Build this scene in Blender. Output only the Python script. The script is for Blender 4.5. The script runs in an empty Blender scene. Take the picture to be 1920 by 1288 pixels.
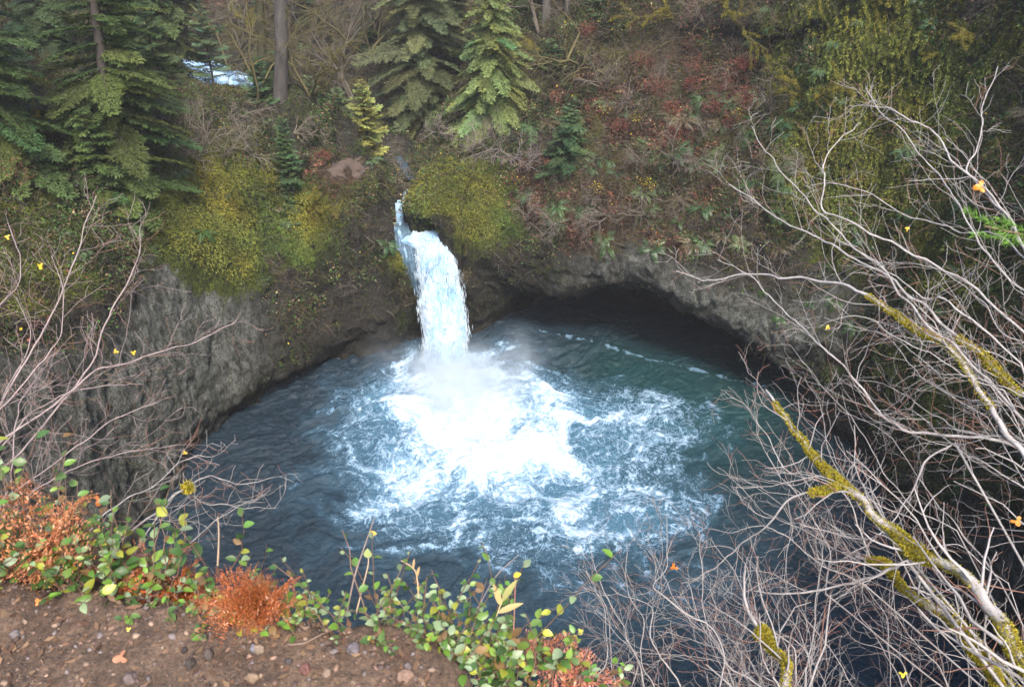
import bpy, math, random
import numpy as np

# ------------------------------------------------------------------ camera, sky, sun, exposure
S = bpy.context.scene
COL = S.collection
H = 28.6                      # camera height above the pool
PITCH = math.radians(30.0)
FPX = 960.0 / math.tan(math.radians(31.0))
cam_d = bpy.data.cameras.new('camera')
cam_d.sensor_width = 36.0
cam_d.lens = 18.0 / math.tan(math.radians(31.0))
cam_d.clip_start = 0.05
cam_d.clip_end = 1000.0
cam_d.dof.use_dof = True
cam_d.dof.focus_distance = 45.0
cam_d.dof.aperture_fstop = 9.0
cam = bpy.data.objects.new('camera', cam_d)
COL.objects.link(cam)
cam.location = (0, 0, H)
cam.rotation_euler = (math.radians(90) - PITCH, 0, 0)
S.camera = cam

SUN_EL, SUN_AZ = 50.0, 166.0  # azimuth clockwise from +Y; 180 = behind the camera
w = bpy.data.worlds.new('World')
S.world = w
w.use_nodes = True
nt = w.node_tree
sky = nt.nodes.new('ShaderNodeTexSky')
sky.sky_type = 'NISHITA'
sky.sun_disc = False
sky.sun_elevation = math.radians(SUN_EL)
sky.sun_rotation = math.radians(SUN_AZ)
sky.air_density = 1.0
sky.dust_density = 3.0
bg = nt.nodes['Background']
bg.inputs['Strength'].default_value = 0.15
nt.links.new(sky.outputs[0], bg.inputs['Color'])
sl = bpy.data.lights.new('sun', 'SUN')
sl.energy = 2.2
sl.angle = math.radians(12.0)
sl.color = (1.0, 0.93, 0.82)
sun = bpy.data.objects.new('sun', sl)
COL.objects.link(sun)
sun.rotation_euler = (math.radians(90 - SUN_EL), 0, math.radians(180 - SUN_AZ))
S.view_settings.view_transform = 'Standard'
S.view_settings.look = 'None'
S.view_settings.gamma = 1.0
S.view_settings.exposure = 1.55
cy = S.cycles
cy.max_bounces = 6
cy.diffuse_bounces = 3
cy.glossy_bounces = 2
cy.transmission_bounces = 3
cy.transparent_max_bounces = 8
cy.volume_bounces = 3
cy.use_denoising = True
cy.use_adaptive_sampling = True
cy.adaptive_threshold = 0.02
cy.caustics_reflective = False
cy.caustics_refractive = False

# ------------------------------------------------------------------ helpers
cP, sP = math.cos(PITCH), math.sin(PITCH)
def ray(px, py):
    s = (px - 960.0) / FPX; t = (644.0 - py) / FPX
    return np.array([s, cP + t * sP, -sP + t * cP])
CAM = np.array([0, 0, H])
def WY(px, py, Y):
    d = ray(px, py); return CAM + d * (Y / d[1])
def WZ(px, py, z=0.0):
    d = ray(px, py); return CAM + d * ((z - H) / d[2])
def WK(px, py, k):
    return CAM + ray(px, py) * k
def proj(P):
    P = np.atleast_2d(P) - CAM
    f = P[:, 1] * cP - P[:, 2] * sP
    u = P[:, 1] * sP + P[:, 2] * cP
    f = np.where(f < 0.1, 0.1, f)
    return 960 + FPX * P[:, 0] / f, 644 - FPX * u / f, f

def _hash(ix, iy, iz, seed):
    h = (ix.astype(np.int64) * 374761393 + iy.astype(np.int64) * 668265263 + iz.astype(np.int64) * 2147483647 + seed * 1274126177) & 0xFFFFFFFF
    h = ((h ^ (h >> 13)) * 1274126177) & 0xFFFFFFFF
    h = ((h ^ (h >> 16)) * 2246822519) & 0xFFFFFFFF
    h = h ^ (h >> 15)
    return (h & 0xFFFFFF) / float(0xFFFFFF)
def vnoise(P, seed=0):
    i = np.floor(P); f = P - i; f = f * f * f * (f * (f * 6 - 15) + 10)
    ix, iy, iz = i[:, 0].astype(np.int64), i[:, 1].astype(np.int64), i[:, 2].astype(np.int64)
    r = np.zeros(len(P))
    for dx in (0, 1):
        wx = f[:, 0] if dx else 1 - f[:, 0]
        for dy in (0, 1):
            wy = f[:, 1] if dy else 1 - f[:, 1]
            for dz in (0, 1):
                wz = f[:, 2] if dz else 1 - f[:, 2]
                r += wx * wy * wz * _hash(ix + dx, iy + dy, iz + dz, seed)
    return r * 2 - 1
def fbm(P, octv=5, seed=0, gain=0.5, lac=2.03):
    a, r, n = 1.0, np.zeros(len(P)), 0
    Q = np.array(P, float)
    for o in range(octv):
        r += a * vnoise(Q, seed + o * 17); n += a
        Q = Q * lac + 13.7; a *= gain
    return r / n
def ridged(P, octv=4, seed=0, gain=0.5):
    a, r, n = 1.0, np.zeros(len(P)), 0
    Q = np.array(P, float)
    for o in range(octv):
        r += a * (1 - np.abs(vnoise(Q, seed + o * 31)) * 1.6); n += a
        Q = Q * 2.03 + 7.1; a *= gain
    return r / n
def sstep(a, b, x):
    t = np.clip((x - a) / (b - a), 0, 1); return t * t * (3 - 2 * t)
def norm(v):
    v = np.asarray(v, float); n = np.linalg.norm(v, axis=-1, keepdims=True); return v / np.maximum(n, 1e-9)

def mesh(name, V, F, mat=None, parent=None, smooth=True, cols=None, fl=None):
    """V (n,3) world points, F (m,3|4) faces; one mesh object."""
    V = np.asarray(V, np.float32); F = np.asarray(F, np.int32)
    me = bpy.data.meshes.new(name)
    me.vertices.add(len(V)); me.vertices.foreach_set('co', V.ravel())
    k = F.shape[1]
    me.loops.add(F.size); me.loops.foreach_set('vertex_index', F.ravel())
    me.polygons.add(len(F))
    me.polygons.foreach_set('loop_start', np.arange(0, F.size, k, dtype=np.int32))
    me.polygons.foreach_set('loop_total', np.full(len(F), k, np.int32))
    if smooth: me.polygons.foreach_set('use_smooth', np.ones(len(F), bool))
    if cols is not None:
        for nm, c in cols.items():
            at = me.color_attributes.new(nm, 'FLOAT_COLOR', 'POINT')
            c = np.asarray(c, np.float32)
            if c.shape[1] == 3: c = np.concatenate([c, np.ones((len(c), 1), np.float32)], 1)
            at.data.foreach_set('color', c.ravel())
    me.update(calc_edges=True)
    if mat: me.materials.append(mat)
    o = bpy.data.objects.new(name, me); COL.objects.link(o)
    if parent is not None:
        o.parent = parent
        q = parent; Mw = q.matrix_basis.copy()
        while q.parent is not None: q = q.parent; Mw = q.matrix_basis @ Mw
        me.transform(Mw.inverted())
    return o
def tag(o, label=None, cat=None, group=None, kind=None):
    if label: o['label'] = label
    if cat: o['category'] = cat
    if group: o['group'] = group
    if kind: o['kind'] = kind
    return o
from mathutils import Matrix, Vector
def thing(name, loc, label, cat, group=None):
    o = bpy.data.objects.new(name, None); COL.objects.link(o)
    o.location = Vector([float(a) for a in loc])
    o.empty_display_size = 0.2
    o.matrix_basis = Matrix.Translation(o.location)
    return tag(o, label, cat, group)

# ------------------------------------------------------------------ materials
def newmat(name):
    m = bpy.data.materials.new(name); m.use_nodes = True
    t = m.node_tree; return m, t, t.nodes, t.links, t.nodes['Principled BSDF']
def N(ns, typ, **kw):
    n = ns.new(typ)
    for k, v in kw.items():
        if k in n.inputs: n.inputs[k].default_value = v
        else: setattr(n, k, v)
    return n
def mixc(t, fac, a, b, mode='MIX'):
    n = t.nodes.new('ShaderNodeMix'); n.data_type = 'RGBA'; n.blend_type = mode
    for i, v in ((0, fac), (6, a), (7, b)):
        if hasattr(v, 'is_output') or hasattr(v, 'links'): t.links.new(v, n.inputs[i])
        else: n.inputs[i].default_value = v if i == 0 else (tuple(v) + (1,))[:4]
    return n.outputs[2]
def mth(t, op, a, b=None, clamp=False):
    n = t.nodes.new('ShaderNodeMath'); n.operation = op; n.use_clamp = clamp
    for i, v in ((0, a), (1, b)):
        if v is None: continue
        if hasattr(v, 'links'): t.links.new(v, n.inputs[i])
        else: n.inputs[i].default_value = v
    return n.outputs[0]
def noise(t, scale, detail=6, rough=0.6, vec=None, dist=0.0):
    n = t.nodes.new('ShaderNodeTexNoise'); n.inputs['Scale'].default_value = scale
    n.inputs['Detail'].default_value = detail; n.inputs['Roughness'].default_value = rough
    n.inputs['Distortion'].default_value = dist
    if vec is not None: t.links.new(vec, n.inputs['Vector'])
    return n.outputs[0]
def ramp(t, f, a, b):
    n = t.nodes.new('ShaderNodeMapRange'); n.interpolation_type = 'SMOOTHSTEP'
    t.links.new(f, n.inputs[0]); n.inputs[1].default_value = a; n.inputs[2].default_value = b
    return n.outputs[0]
def gen(t):
    g = t.nodes.new('ShaderNodeNewGeometry'); return g.outputs['Position']
def attr(t, name):
    a = t.nodes.new('ShaderNodeAttribute'); a.attribute_name = name; return a
def bump(t, h, strength, dist, b):
    n = t.nodes.new('ShaderNodeBump'); n.inputs['Strength'].default_value = strength
    n.inputs['Distance'].default_value = dist
    t.links.new(h, n.inputs['Height']); t.links.new(n.outputs[0], b.inputs['Normal'])

def tint_mat(name, rough=0.7, transl=0.0, nscale=0.0, spec=0.3, bmp=0.0):
    """surface coloured by the 'tint' attribute, with procedural mottling"""
    m, t, ns, ls, b = newmat(name)
    c = attr(t, 'tint').outputs['Color']
    if nscale:
        f = noise(t, nscale, 4, 0.7, gen(t))
        c = mixc(t, 1.0, c, mixc(t, f, (0.45, 0.45, 0.45), (1.55, 1.55, 1.55)), 'MULTIPLY')
        if bmp: bump(t, f, 0.6, bmp, b)
    ls.new(c, b.inputs['Base Color']); b.inputs['Roughness'].default_value = rough
    b.inputs['Specular IOR Level'].default_value = spec
    if transl:
        tr = ns.new('ShaderNodeBsdfTranslucent'); ls.new(c, tr.inputs['Color'])
        mx = ns.new('ShaderNodeMixShader'); mx.inputs[0].default_value = transl
        ls.new(b.outputs[0], mx.inputs[1]); ls.new(tr.outputs[0], mx.inputs[2])
        ls.new(mx.outputs[0], ns['Material Output'].inputs['Surface'])
    return m
M_needle = tint_mat('conifer_needles', 0.6, 0.18)
M_leaf = tint_mat('leaf', 0.42, 0.28, spec=0.5)
M_litter = tint_mat('undergrowth', 0.8, 0.15)
M_bark = tint_mat('bark', 0.85, 0, 14.0, 0.2, 0.03)
M_twig = tint_mat('pale_twig_bark', 0.6, 0, 60.0, 0.35, 0.003)
M_moss = tint_mat('moss', 0.9, 0.2, 0)
M_stone = tint_mat('stone', 0.75, 0, 90.0, 0.3, 0.004)

def cliff_mat():
    m, t, ns, ls, b = newmat('cliff')
    P = gen(t); z = attr(t, 'zone')
    sp = ns.new('ShaderNodeSeparateColor'); ls.new(z.outputs['Color'], sp.inputs[0])
    moss, grey, brown = sp.outputs[0], sp.outputs[1], sp.outputs[2]
    n1 = noise(t, 0.9, 8, 0.65, P); n2 = noise(t, 5.0, 6, 0.7, P); n3 = noise(t, 16.0, 4, 0.75, P)
    vm = ns.new('ShaderNodeMapping'); vm.inputs['Scale'].default_value = (2.4, 2.4, 0.85); ls.new(P, vm.inputs[0])
    nv = noise(t, 1.0, 6, 0.7, vm.outputs[0])
    dark = mixc(t, ramp(t, n2, 0.3, 0.7), (0.012, 0.011, 0.009), (0.050, 0.045, 0.036))
    dark = mixc(t, ramp(t, n3, 0.58, 0.72), dark, (0.10, 0.092, 0.078))
    gr = mixc(t, ramp(t, nv, 0.3, 0.7), (0.055, 0.058, 0.050), (0.30, 0.305, 0.285))
    gr = mixc(t, ramp(t, n1, 0.58, 0.76), gr, (0.045, 0.048, 0.042))
    gr = mixc(t, ramp(t, n2, 0.48, 0.62), gr, mixc(t, 1.0, gr, (0.42, 0.48, 0.34), 'MULTIPLY'))
    gr = mixc(t, ramp(t, n3, 0.42, 0.58), mixc(t, 1.0, gr, (0.5, 0.5, 0.5), 'MULTIPLY'), gr)
    rock = mixc(t, grey, dark, gr)
    mc = mixc(t, ramp(t, n2, 0.32, 0.68), (0.013, 0.019, 0.005), (0.150, 0.175, 0.022))
    mc = mixc(t, ramp(t, n3, 0.42, 0.6), mixc(t, 1.0, mc, (0.4, 0.45, 0.4), 'MULTIPLY'), mc)
    mf = mth(t, 'ADD', moss, mth(t, 'MULTIPLY', mth(t, 'SUBTRACT', n1, 0.5), 1.3))
    mf = mth(t, 'ADD', mf, mth(t, 'MULTIPLY', mth(t, 'SUBTRACT', n2, 0.5), 0.9))
    c = mixc(t, ramp(t, mf, 0.35, 0.62), rock, mc)
    bc = mixc(t, ramp(t, n2, 0.3, 0.7), (0.030, 0.020, 0.012), (0.115, 0.078, 0.048))
    bf = mth(t, 'ADD', brown, mth(t, 'MULTIPLY', mth(t, 'SUBTRACT', n1, 0.5), 1.1))
    c = mixc(t, ramp(t, bf, 0.4, 0.7), c, bc)
    ls.new(c, b.inputs['Base Color'])
    b.inputs['Roughness'].default_value = 0.85; b.inputs['Specular IOR Level'].default_value = 0.25
    n4 = noise(t, 38.0, 3, 0.7, P)
    vo = ns.new('ShaderNodeTexVoronoi'); vo.inputs['Scale'].default_value = 2.2; ls.new(P, vo.inputs['Vector'])
    hh = mth(t, 'ADD', mth(t, 'MULTIPLY', n2, 1.0), mth(t, 'ADD', mth(t, 'MULTIPLY', n3, 0.6), mth(t, 'ADD', mth(t, 'MULTIPLY', n4, 0.25), mth(t, 'MULTIPLY', vo.outputs['Distance'], 0.35))))
    bump(t, hh, 1.0, 0.30, b)
    return m
M_cliff = cliff_mat()

# ------------------------------------------------------------------ lofted terrain
def catmull(A, m):
    """A (n, ...) control rows -> (n-1)*m+1 rows"""
    n = len(A); E = np.concatenate([A[:1] * 2 - A[1:2], A, A[-1:] * 2 - A[-2:-1]])
    out = []
    for i in range(n - 1):
        p0, p1, p2, p3 = E[i], E[i + 1], E[i + 2], E[i + 3]
        for j in range(m):
            u = j / m
            out.append(0.5 * ((2 * p1) + (-p0 + p2) * u + (2 * p0 - 5 * p1 + 4 * p2 - p3) * u * u + (-p0 + 3 * p1 - 3 * p2 + p3) * u ** 3))
    out.append(A[-1]); return np.array(out)
def resample_cols(A, step):
    """A (n,l,3); upsample columns adaptively by spacing at mid level"""
    B = catmull(A, 12)
    d = np.linalg.norm(np.diff(B, axis=0), axis=2)
    d = np.median(d, axis=1); s = np.concatenate([[0], np.cumsum(d)])
    n = int(s[-1] / step) + 2
    q = np.linspace(0, s[-1], n); out = np.zeros((n,) + B.shape[1:])
    idx = np.clip(np.searchsorted(s, q) - 1, 0, len(B) - 2)
    f = ((q - s[idx]) / np.maximum(s[idx + 1] - s[idx], 1e-9))[:, None, None]
    return B[idx] * (1 - f) + B[idx + 1] * f
def loft(cols, step=0.16, step2=0.16):
    A = np.array(cols, float)                 # cols x levels x 3
    A = resample_cols(A, step)
    A = resample_cols(A.transpose(1, 0, 2), step2)   # levels x cols x 3
    return A
def grid_faces(r, c):
    i = np.arange(r - 1)[:, None] * c + np.arange(c - 1)[None, :]
    return np.stack([i, i + 1, i + c + 1, i + c], -1).reshape(-1, 4)
def grid_normals(G):
    du = np.gradient(G, axis=0); dv = np.gradient(G, axis=1)
    return norm(np.cross(du, dv))
SURF = []     # sampled surfaces for scattering
def blobs(V, specs):
    """specs: (centre3, radius m, channel, amp) -> (n,3) zone values"""
    Z = np.zeros((len(V), 3))
    for c, r, ch, a in specs:
        d2 = ((V - c) ** 2).sum(1) / (r * r)
        Z[:, ch] += a * np.exp(-d2)
    return Z
def on(V, px, py):
    """nearest surface vertex seen at a photo position -> a real 3-D centre"""
    x, y, f = proj(V)
    d = (x - px) ** 2 + (y - py) ** 2
    ok = np.where(d < d.min() + 150)[0]
    return V[ok[np.argmin(f[ok])]]

def terrain(name, cols, flip, specs, base=(0.35, 0, 0), step=0.16, amp=1.0, dips=None):
    G = loft(cols, step, step)
    r, c, _ = G.shape
    Nn = grid_normals(G) * (-1 if flip else 1)
    V = G.reshape(-1, 3); Nf = Nn.reshape(-1, 3)
    st = np.array([1, 1, 0.42])
    wall = 1 - np.abs(Nf[:, 2]) ** 1.5
    big = fbm(V * 0.22 * st, 4, 3) * 1.3
    mid = (ridged(V * 0.55 * st, 4, 9) - 0.55) * 0.9
    fine = fbm(V * 2.1, 4, 21) * 0.22
    bill = np.abs(fbm(V * np.array([0.9, 0.9, 1.3]), 3, 5)) * 0.7
    crack = np.clip(ridged(V * np.array([0.9, 0.9, 0.10]), 3, 77) - 0.78, 0, 1) * 2.6
    block = ridged(V * np.array([1.5, 1.5, 0.9]), 4, 78, 0.65) * 0.28
    D = (big * 0.8 + mid * wall * 0.75 + fine + bill * 0.45 - crack * wall + block * wall) * amp
    Z0 = blobs(V, [(on(V, a, b_), rr, ch, am) for (a, b_, rr, ch, am) in specs])
    calm = np.clip(Z0[:, 1], 0, 1)
    D = D * (1 - 0.55 * calm) + (fbm(V * 5.5, 4, 31) * 0.10) * calm
    near = sstep(0.0, 0.8, V[:, 2] + 1)          # calmer at the waterline
    D = D * (0.35 + 0.65 * near)
    V2 = V + Nf * D[:, None]
    if dips is not None: V2 = dips(V2)
    G2 = V2.reshape(r, c, 3)
    N2 = (grid_normals(G2) * (-1 if flip else 1)).reshape(-1, 3)
    sp = [(on(V2, a, b_), rr, ch, am) for (a, b_, rr, ch, am) in specs]
    Z = blobs(V2, sp) + np.array(base)
    up = sstep(0.2, 0.8, N2[:, 2])
    Z[:, 2] += up * 0.12
    Z[:, 0] += 0.28 * fbm(V2 * np.array([0.5, 0.5, 0.22]), 3, 61)
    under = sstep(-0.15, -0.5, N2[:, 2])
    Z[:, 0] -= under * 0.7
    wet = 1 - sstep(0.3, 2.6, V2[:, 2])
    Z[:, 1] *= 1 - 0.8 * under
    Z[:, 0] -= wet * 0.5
    Z = np.clip(Z, 0, 1)
    F = grid_faces(r, c)
    if flip: F = F[:, ::-1]
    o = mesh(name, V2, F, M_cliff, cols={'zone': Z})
    tag(o, kind='structure')
    SURF.append((name, G2, N2.reshape(r, c, 3), Z.reshape(r, c, 3)))
    return o

FLOW = [(WY(765, 368, 56), 0.6), (WY(758, 384, 54.4), 0.8), (WY(757, 402, 53.0), 1.0), (WY(772, 424, 51.9), 1.8), (WY(792, 440, 51.0), 2.2), (WY(800, 458, 50.0), 2.2), (WY(815, 500, 49.2), 1.9)]
def carve(V):
    V = V.copy()
    for c, r in FLOW:
        d = np.hypot(V[:, 0] - c[0], (V[:, 1] - c[1]) * 1.2)
        m = (d < r * 1.15) & (V[:, 2] < c[2] + 0.9)
        V[m, 2] = np.minimum(V[m, 2], c[2] - 0.55)
    return V

# left mass: columns round the bowl from the viewer's left to the falls
def prof(x, y, ox, oy, pr):
    return [(x + ox * d, y + oy * d, z) for d, z in pr]
PL = lambda back: [(0, -3), (0, 0), (0.1, 2.0), (0.2, 5.0), (0.4, 8.0), (0.9, 11.0), (3.0, 14.0), (6.5, 17.0), (12, 21.0), (back, 30)]
Lc = []
Lc.append(prof(-13.5, 8, -0.8, -0.6, [(0, -3), (0, 0), (0, 3), (0, 7), (0.4, 12), (1.0, 16), (2.5, 20), (5, 23), (10, 25), (30, 30)]))
Lc.append(prof(-17.2, 14, -1, -0.2, [(0, -3), (0, 0), (0, 3), (0.1, 6), (0.4, 9.5), (1.0, 13), (3, 16), (6.5, 19.5), (12, 23), (32, 32)]))
Lc.append(prof(-18.3, 21, -1, 0, PL(34)))
Lc.append(prof(-18.6, 27, -1, 0, PL(34)))
Lc.append(prof(-17.7, 33, -1, 0.1, PL(34)))
Lc.append(prof(-17.2, 38.3, -0.95, 0.3, [(0, -3), (0, 0), (-0.5, 2), (-0.6, 5), (-0.4, 8.5), (0.2, 11.5), (2.4, 14.2), (5, 16.4), (11, 20), (34, 30)]))
Lc.append(prof(-16.3, 44.2, -0.75, 0.66, [(-0.9, -3), (-1.0, 0), (-2.4, 1.8), (-2.3, 5), (-1.8, 8.5), (-1.0, 11.3), (0.6, 13.6), (3, 15.4), (9, 17.4), (26, 21)]))
Lc.append(prof(-14.0, 48.0, -0.5, 0.86, [(-1.3, -3), (-1.6, 0), (-3.2, 2.0), (-3.0, 5), (-2.3, 8.5), (-1.2, 11.2), (0.2, 13.2), (2, 14.2), (8, 15.0), (20, 12.5)]))
Lc.append(prof(-10.8, 49.6, -0.45, 0.89, [(-1.2, -3), (-1.5, 0), (-2.8, 2.4), (-2.7, 5), (-2.1, 8.2), (-1.2, 10.6), (-0.2, 12.2), (1.6, 12.8), (6, 15.6), (15, 11.0)]))
Lc.append(prof(-8.4, 50.6, -0.6, 0.8, [(-0.6, -3), (-0.8, 0), (-1.7, 2.4), (-1.7, 4.8), (-1.2, 7.4), (-0.6, 9.4), (0.3, 11.4), (1.5, 12.4), (5, 14.6), (13, 10.6)]))
Lc.append([(-6.3, 51.3, -3), (-6.3, 51.2, 0), (-6.5, 50.4, 2.2), (-6.9, 50.2, 4.4), (-7.4, 50.4, 6.6), (-7.9, 50.9, 8.4), (-8.3, 51.9, 10.2), (-8.9, 53.3, 11.8), (-10.6, 56, 12.6), (-16, 63, 10.6)])
Lc.append([(-5.4, 52, -3), (-5.4, 52, 0), (-5.6, 51.2, 2.2), (-6.2, 51.2, 4.4), (-6.9, 51.6, 6.4), (-7.5, 52.4, 8.0), (-8.0, 54, 9.2), (-8.7, 56.5, 10.0), (-10.0, 60, 10.2), (-15, 66, 10.6)])
Lc.append([(-4.2, 52.4, -3), (-4.2, 52.2, 0), (-4.4, 51.4, 2.2), (-4.8, 51.2, 4.2), (-5.2, 51.4, 6.0), (-5.9, 52.2, 7.4), (-6.8, 54, 8.2), (-7.7, 57, 8.8), (-9, 62, 9.4), (-13, 67, 10.2)])
Lc.append([(-2.6, 53, -3), (-2.6, 53, 0), (-2.8, 52.6, 2.2), (-3.0, 52.4, 4.2), (-3.2, 52.5, 6.0), (-3.6, 53.2, 7.2), (-4.6, 55, 8.0), (-5.8, 58, 8.8), (-7, 62, 9.4), (-11, 67, 10.2)])
left_specs = [
    (370, 440, 3.2, 0, 1.1), (430, 490, 2.0, 0, 0.8), (400, 400, 2.0, 0, .6), (560, 430, 3.0, 0, 0.35), (752, 490, 0.9, 0, 0.7), (650, 520, 3.0, 0, -0.40), (600, 600, 3.0, 0, -0.45), (720, 580, 2.2, 0, -0.5), (700, 430, 1.6, 0, -0.25), (520, 640, 2.5, 0, -0.25), (640, 420, 1.6, 0, -.2), (390, 340, 2.4, 0, 0.5),
    (480, 410, 1.5, 0, 0.5), (560, 370, 1.5, 0, 0.6), (575, 460, 1.3, 0, .5), (620, 400, 1.0, 0, 0.35), (700, 350, 1.0, 0, 0.45), (470, 330, 1.6, 0, .5), (520, 540, 1.3, 0, .3), (350, 650, 5.0, 1, 1.0), (380, 760, 3.5, 1, 0.8), (320, 560, 2.0, 1, 0.7), (90, 530, 4.0, 1, -1.2), (190, 470, 2.5, 1, -0.8), (130, 540, 4.5, 0, 0.35), (60, 480, 4, 0, .2), (200, 800, 5.5, 1, 0.9), (60, 850, 6, 1, 0.8), (420, 640, 3, 1, 0.6),
    (340, 620, 4.5, 0, -0.45), (300, 780, 6, 0, -0.45), (100, 800, 7, 0, -0.4), (520, 640, 3.0, 0, -0.1),
    (660, 370, 2.2, 2, 0.45), (655, 305, 1.6, 2, 0.9), (100, 560, 5, 2, 0.25)]
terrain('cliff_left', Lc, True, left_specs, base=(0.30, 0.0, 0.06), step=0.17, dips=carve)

# right mass: rock dome, hillside over the cave, mossy wall, rim under the viewer
def colp(l0, *pts): return [l0] + list(pts)
Rc = []
Rc.append([(-6.2, 61, 5), (-6.2, 61, 8.3), (-6.0, 61, 9.0), (-5.8, 61, 9.6), (-5.4, 61.2, 10.4), (-4.6, 62, 11.6), (-3.4, 63, 13), (-1.5, 66, 15.5), (0, 70, 19), (0, 76, 25), (0, 95, 45)])
Rc.append([(-6.1, 56, 4.5), (-6.2, 55.6, 7.4), (-6.3, 55.2, 8.4), WY(773, 372, 54.0), WY(776, 348, 54.0), WY(786, 318, 54.6), WY(806, 288, 56), WY(836, 260, 60), WY(872, 180, 65), WY(880, 30, 71), (0, 95, 45)])
Rc.append([(-4.5, 54.5, 3.5), (-4.6, 54.3, 6.9), (-5.1, 53.6, 8.4), WY(772, 404, 51.0), WY(784, 376, 50.6), WY(806, 336, 52), WY(832, 298, 54.5), WY(862, 262, 58), WY(900, 150, 64), WY(905, 0, 70), (2, 95, 45)])
Rc.append([(-3.4, 54.2, 2.5), (-3.6, 54.0, 6.0), (-4.0, 53.2, 8.2), WY(818, 424, 49.8), WY(828, 392, 49.4), WY(846, 350, 50.8), WY(868, 306, 54), WY(894, 260, 57), WY(928, 120, 63), WY(930, -50, 70), (5, 95, 45)])
Rc.append([(-2.8, 52.3, -3), WZ(880, 618), WY(876, 560, 51.0), WY(862, 478, 49.4), WY(862, 430, 49.2), WY(880, 382, 50.2), WY(900, 318, 53.4), WY(918, 255, 57), WY(945, 110, 63), WY(945, -60, 70), (7, 95, 45)])
Rc.append([(-1.1, 53, -3), WZ(928, 600), WY(932, 570, 51.8), WY(925, 520, 50), WY(928, 470, 49.3), WY(935, 410, 50), WY(945, 320, 53), WY(955, 250, 56.5), WY(975, 110, 62), WY(975, -60, 69), (9, 95, 45)])
Rc.append([(3.6, 57.0, -3), (3.6, 57.0, 0), (3.2, 55.0, 3.0), WY(1040, 560, 49.6), WY(1045, 508, 48.0), WY(1050, 430, 49), WY(1050, 320, 52), WY(1055, 230, 55.5), WY(1065, 100, 60), WY(1065, -70, 67), (12, 95, 45)])
Rc.append([(8.8, 56.6, -3), (8.8, 56.6, 0), (8.6, 54.6, 4.0), WY(1180, 540, 47.6), WY(1180, 480, 46.3), WY(1180, 400, 48), WY(1180, 300, 50.8), WY(1185, 200, 54), WY(1190, 80, 58), WY(1190, -90, 64), (18, 92, 45)])
Rc.append([(13.6, 53.4, -3), (13.6, 53.4, 0), (13.0, 51.6, 3.4), WY(1290, 582, 45.9), WY(1290, 520, 44.8), WY(1290, 430, 46.2), WY(1290, 320, 49), WY(1295, 210, 52), WY(1300, 80, 55.5), WY(1300, -90, 61), (25, 90, 48)])
Rc.append([(17.2, 48.8, -3), (17.2, 48.8, 0), (16.4, 47.8, 2.2), WY(1390, 645, 44.0), WY(1390, 590, 43.2), WY(1398, 490, 44.6), WY(1400, 360, 47), WY(1405, 225, 49.5), WY(1410, 80, 52.5), WY(1420, -90, 57), (32, 80, 48)])
Rc.append([(17.6, 43.2, -3), (17.6, 43.2, 0), (17.2, 43.0, 1.6), WY(1486, 680, 41.8), WY(1488, 620, 41.5), WY(1500, 510, 42.6), WY(1502, 370, 44.4), WY(1508, 235, 46.4), WY(1515, 90, 48.5), WY(1530, -80, 52), (38, 66, 48)])
def RW(x, y, ox, oy): return prof(x, y, ox, oy, [(0, -3), (0, 0), (-0.1, 2.0), (-0.2, 4.5), (0, 7), (0.5, 10), (1.1, 14), (1.9, 18.5), (3.0, 23.5), (6, 31), (24, 50)])
Rc.append(RW(18.9, 38.8, 0.9, 0.35)); Rc.append(RW(19.4, 34.2, 1, 0.15)); Rc.append(RW(19.8, 28.5, 1, 0)); Rc.append(RW(20.0, 22, 1, -0.1)); Rc.append(RW(18.5, 15, 0.9, -0.4))
def NR(x, y, ox, oy, top, b): return prof(x, y, ox, oy, [(0, -3), (0, 0), (0, 3), (0.1, 7), (0.2, 11), (0.4, 15), (0.7, 19), (1.2, top - 2.0), (2.0, top), (5, top + b), (24, top + b * 3)])
Rc.append(NR(14, 9, 0.7, -0.7, 23.5, 2)); Rc.append(NR(9, 6, 0.45, -0.9, 23.5, 1.8)); Rc.append(NR(4.5, 4.6, 0.3, -0.95, 24.0, 1.2)); Rc.append(NR(0.8, 4.0, 0, -1, 24.6, 0.6)); Rc.append(NR(-3.5, 4.4, -0.1, -1, 24.6, 0.8)); Rc.append(NR(-8, 5.5, -0.5, -0.85, 23.5, 2)); Rc.append(NR(-14.2, 8.5, -0.85, -0.5, 23, 2.5))
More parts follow.
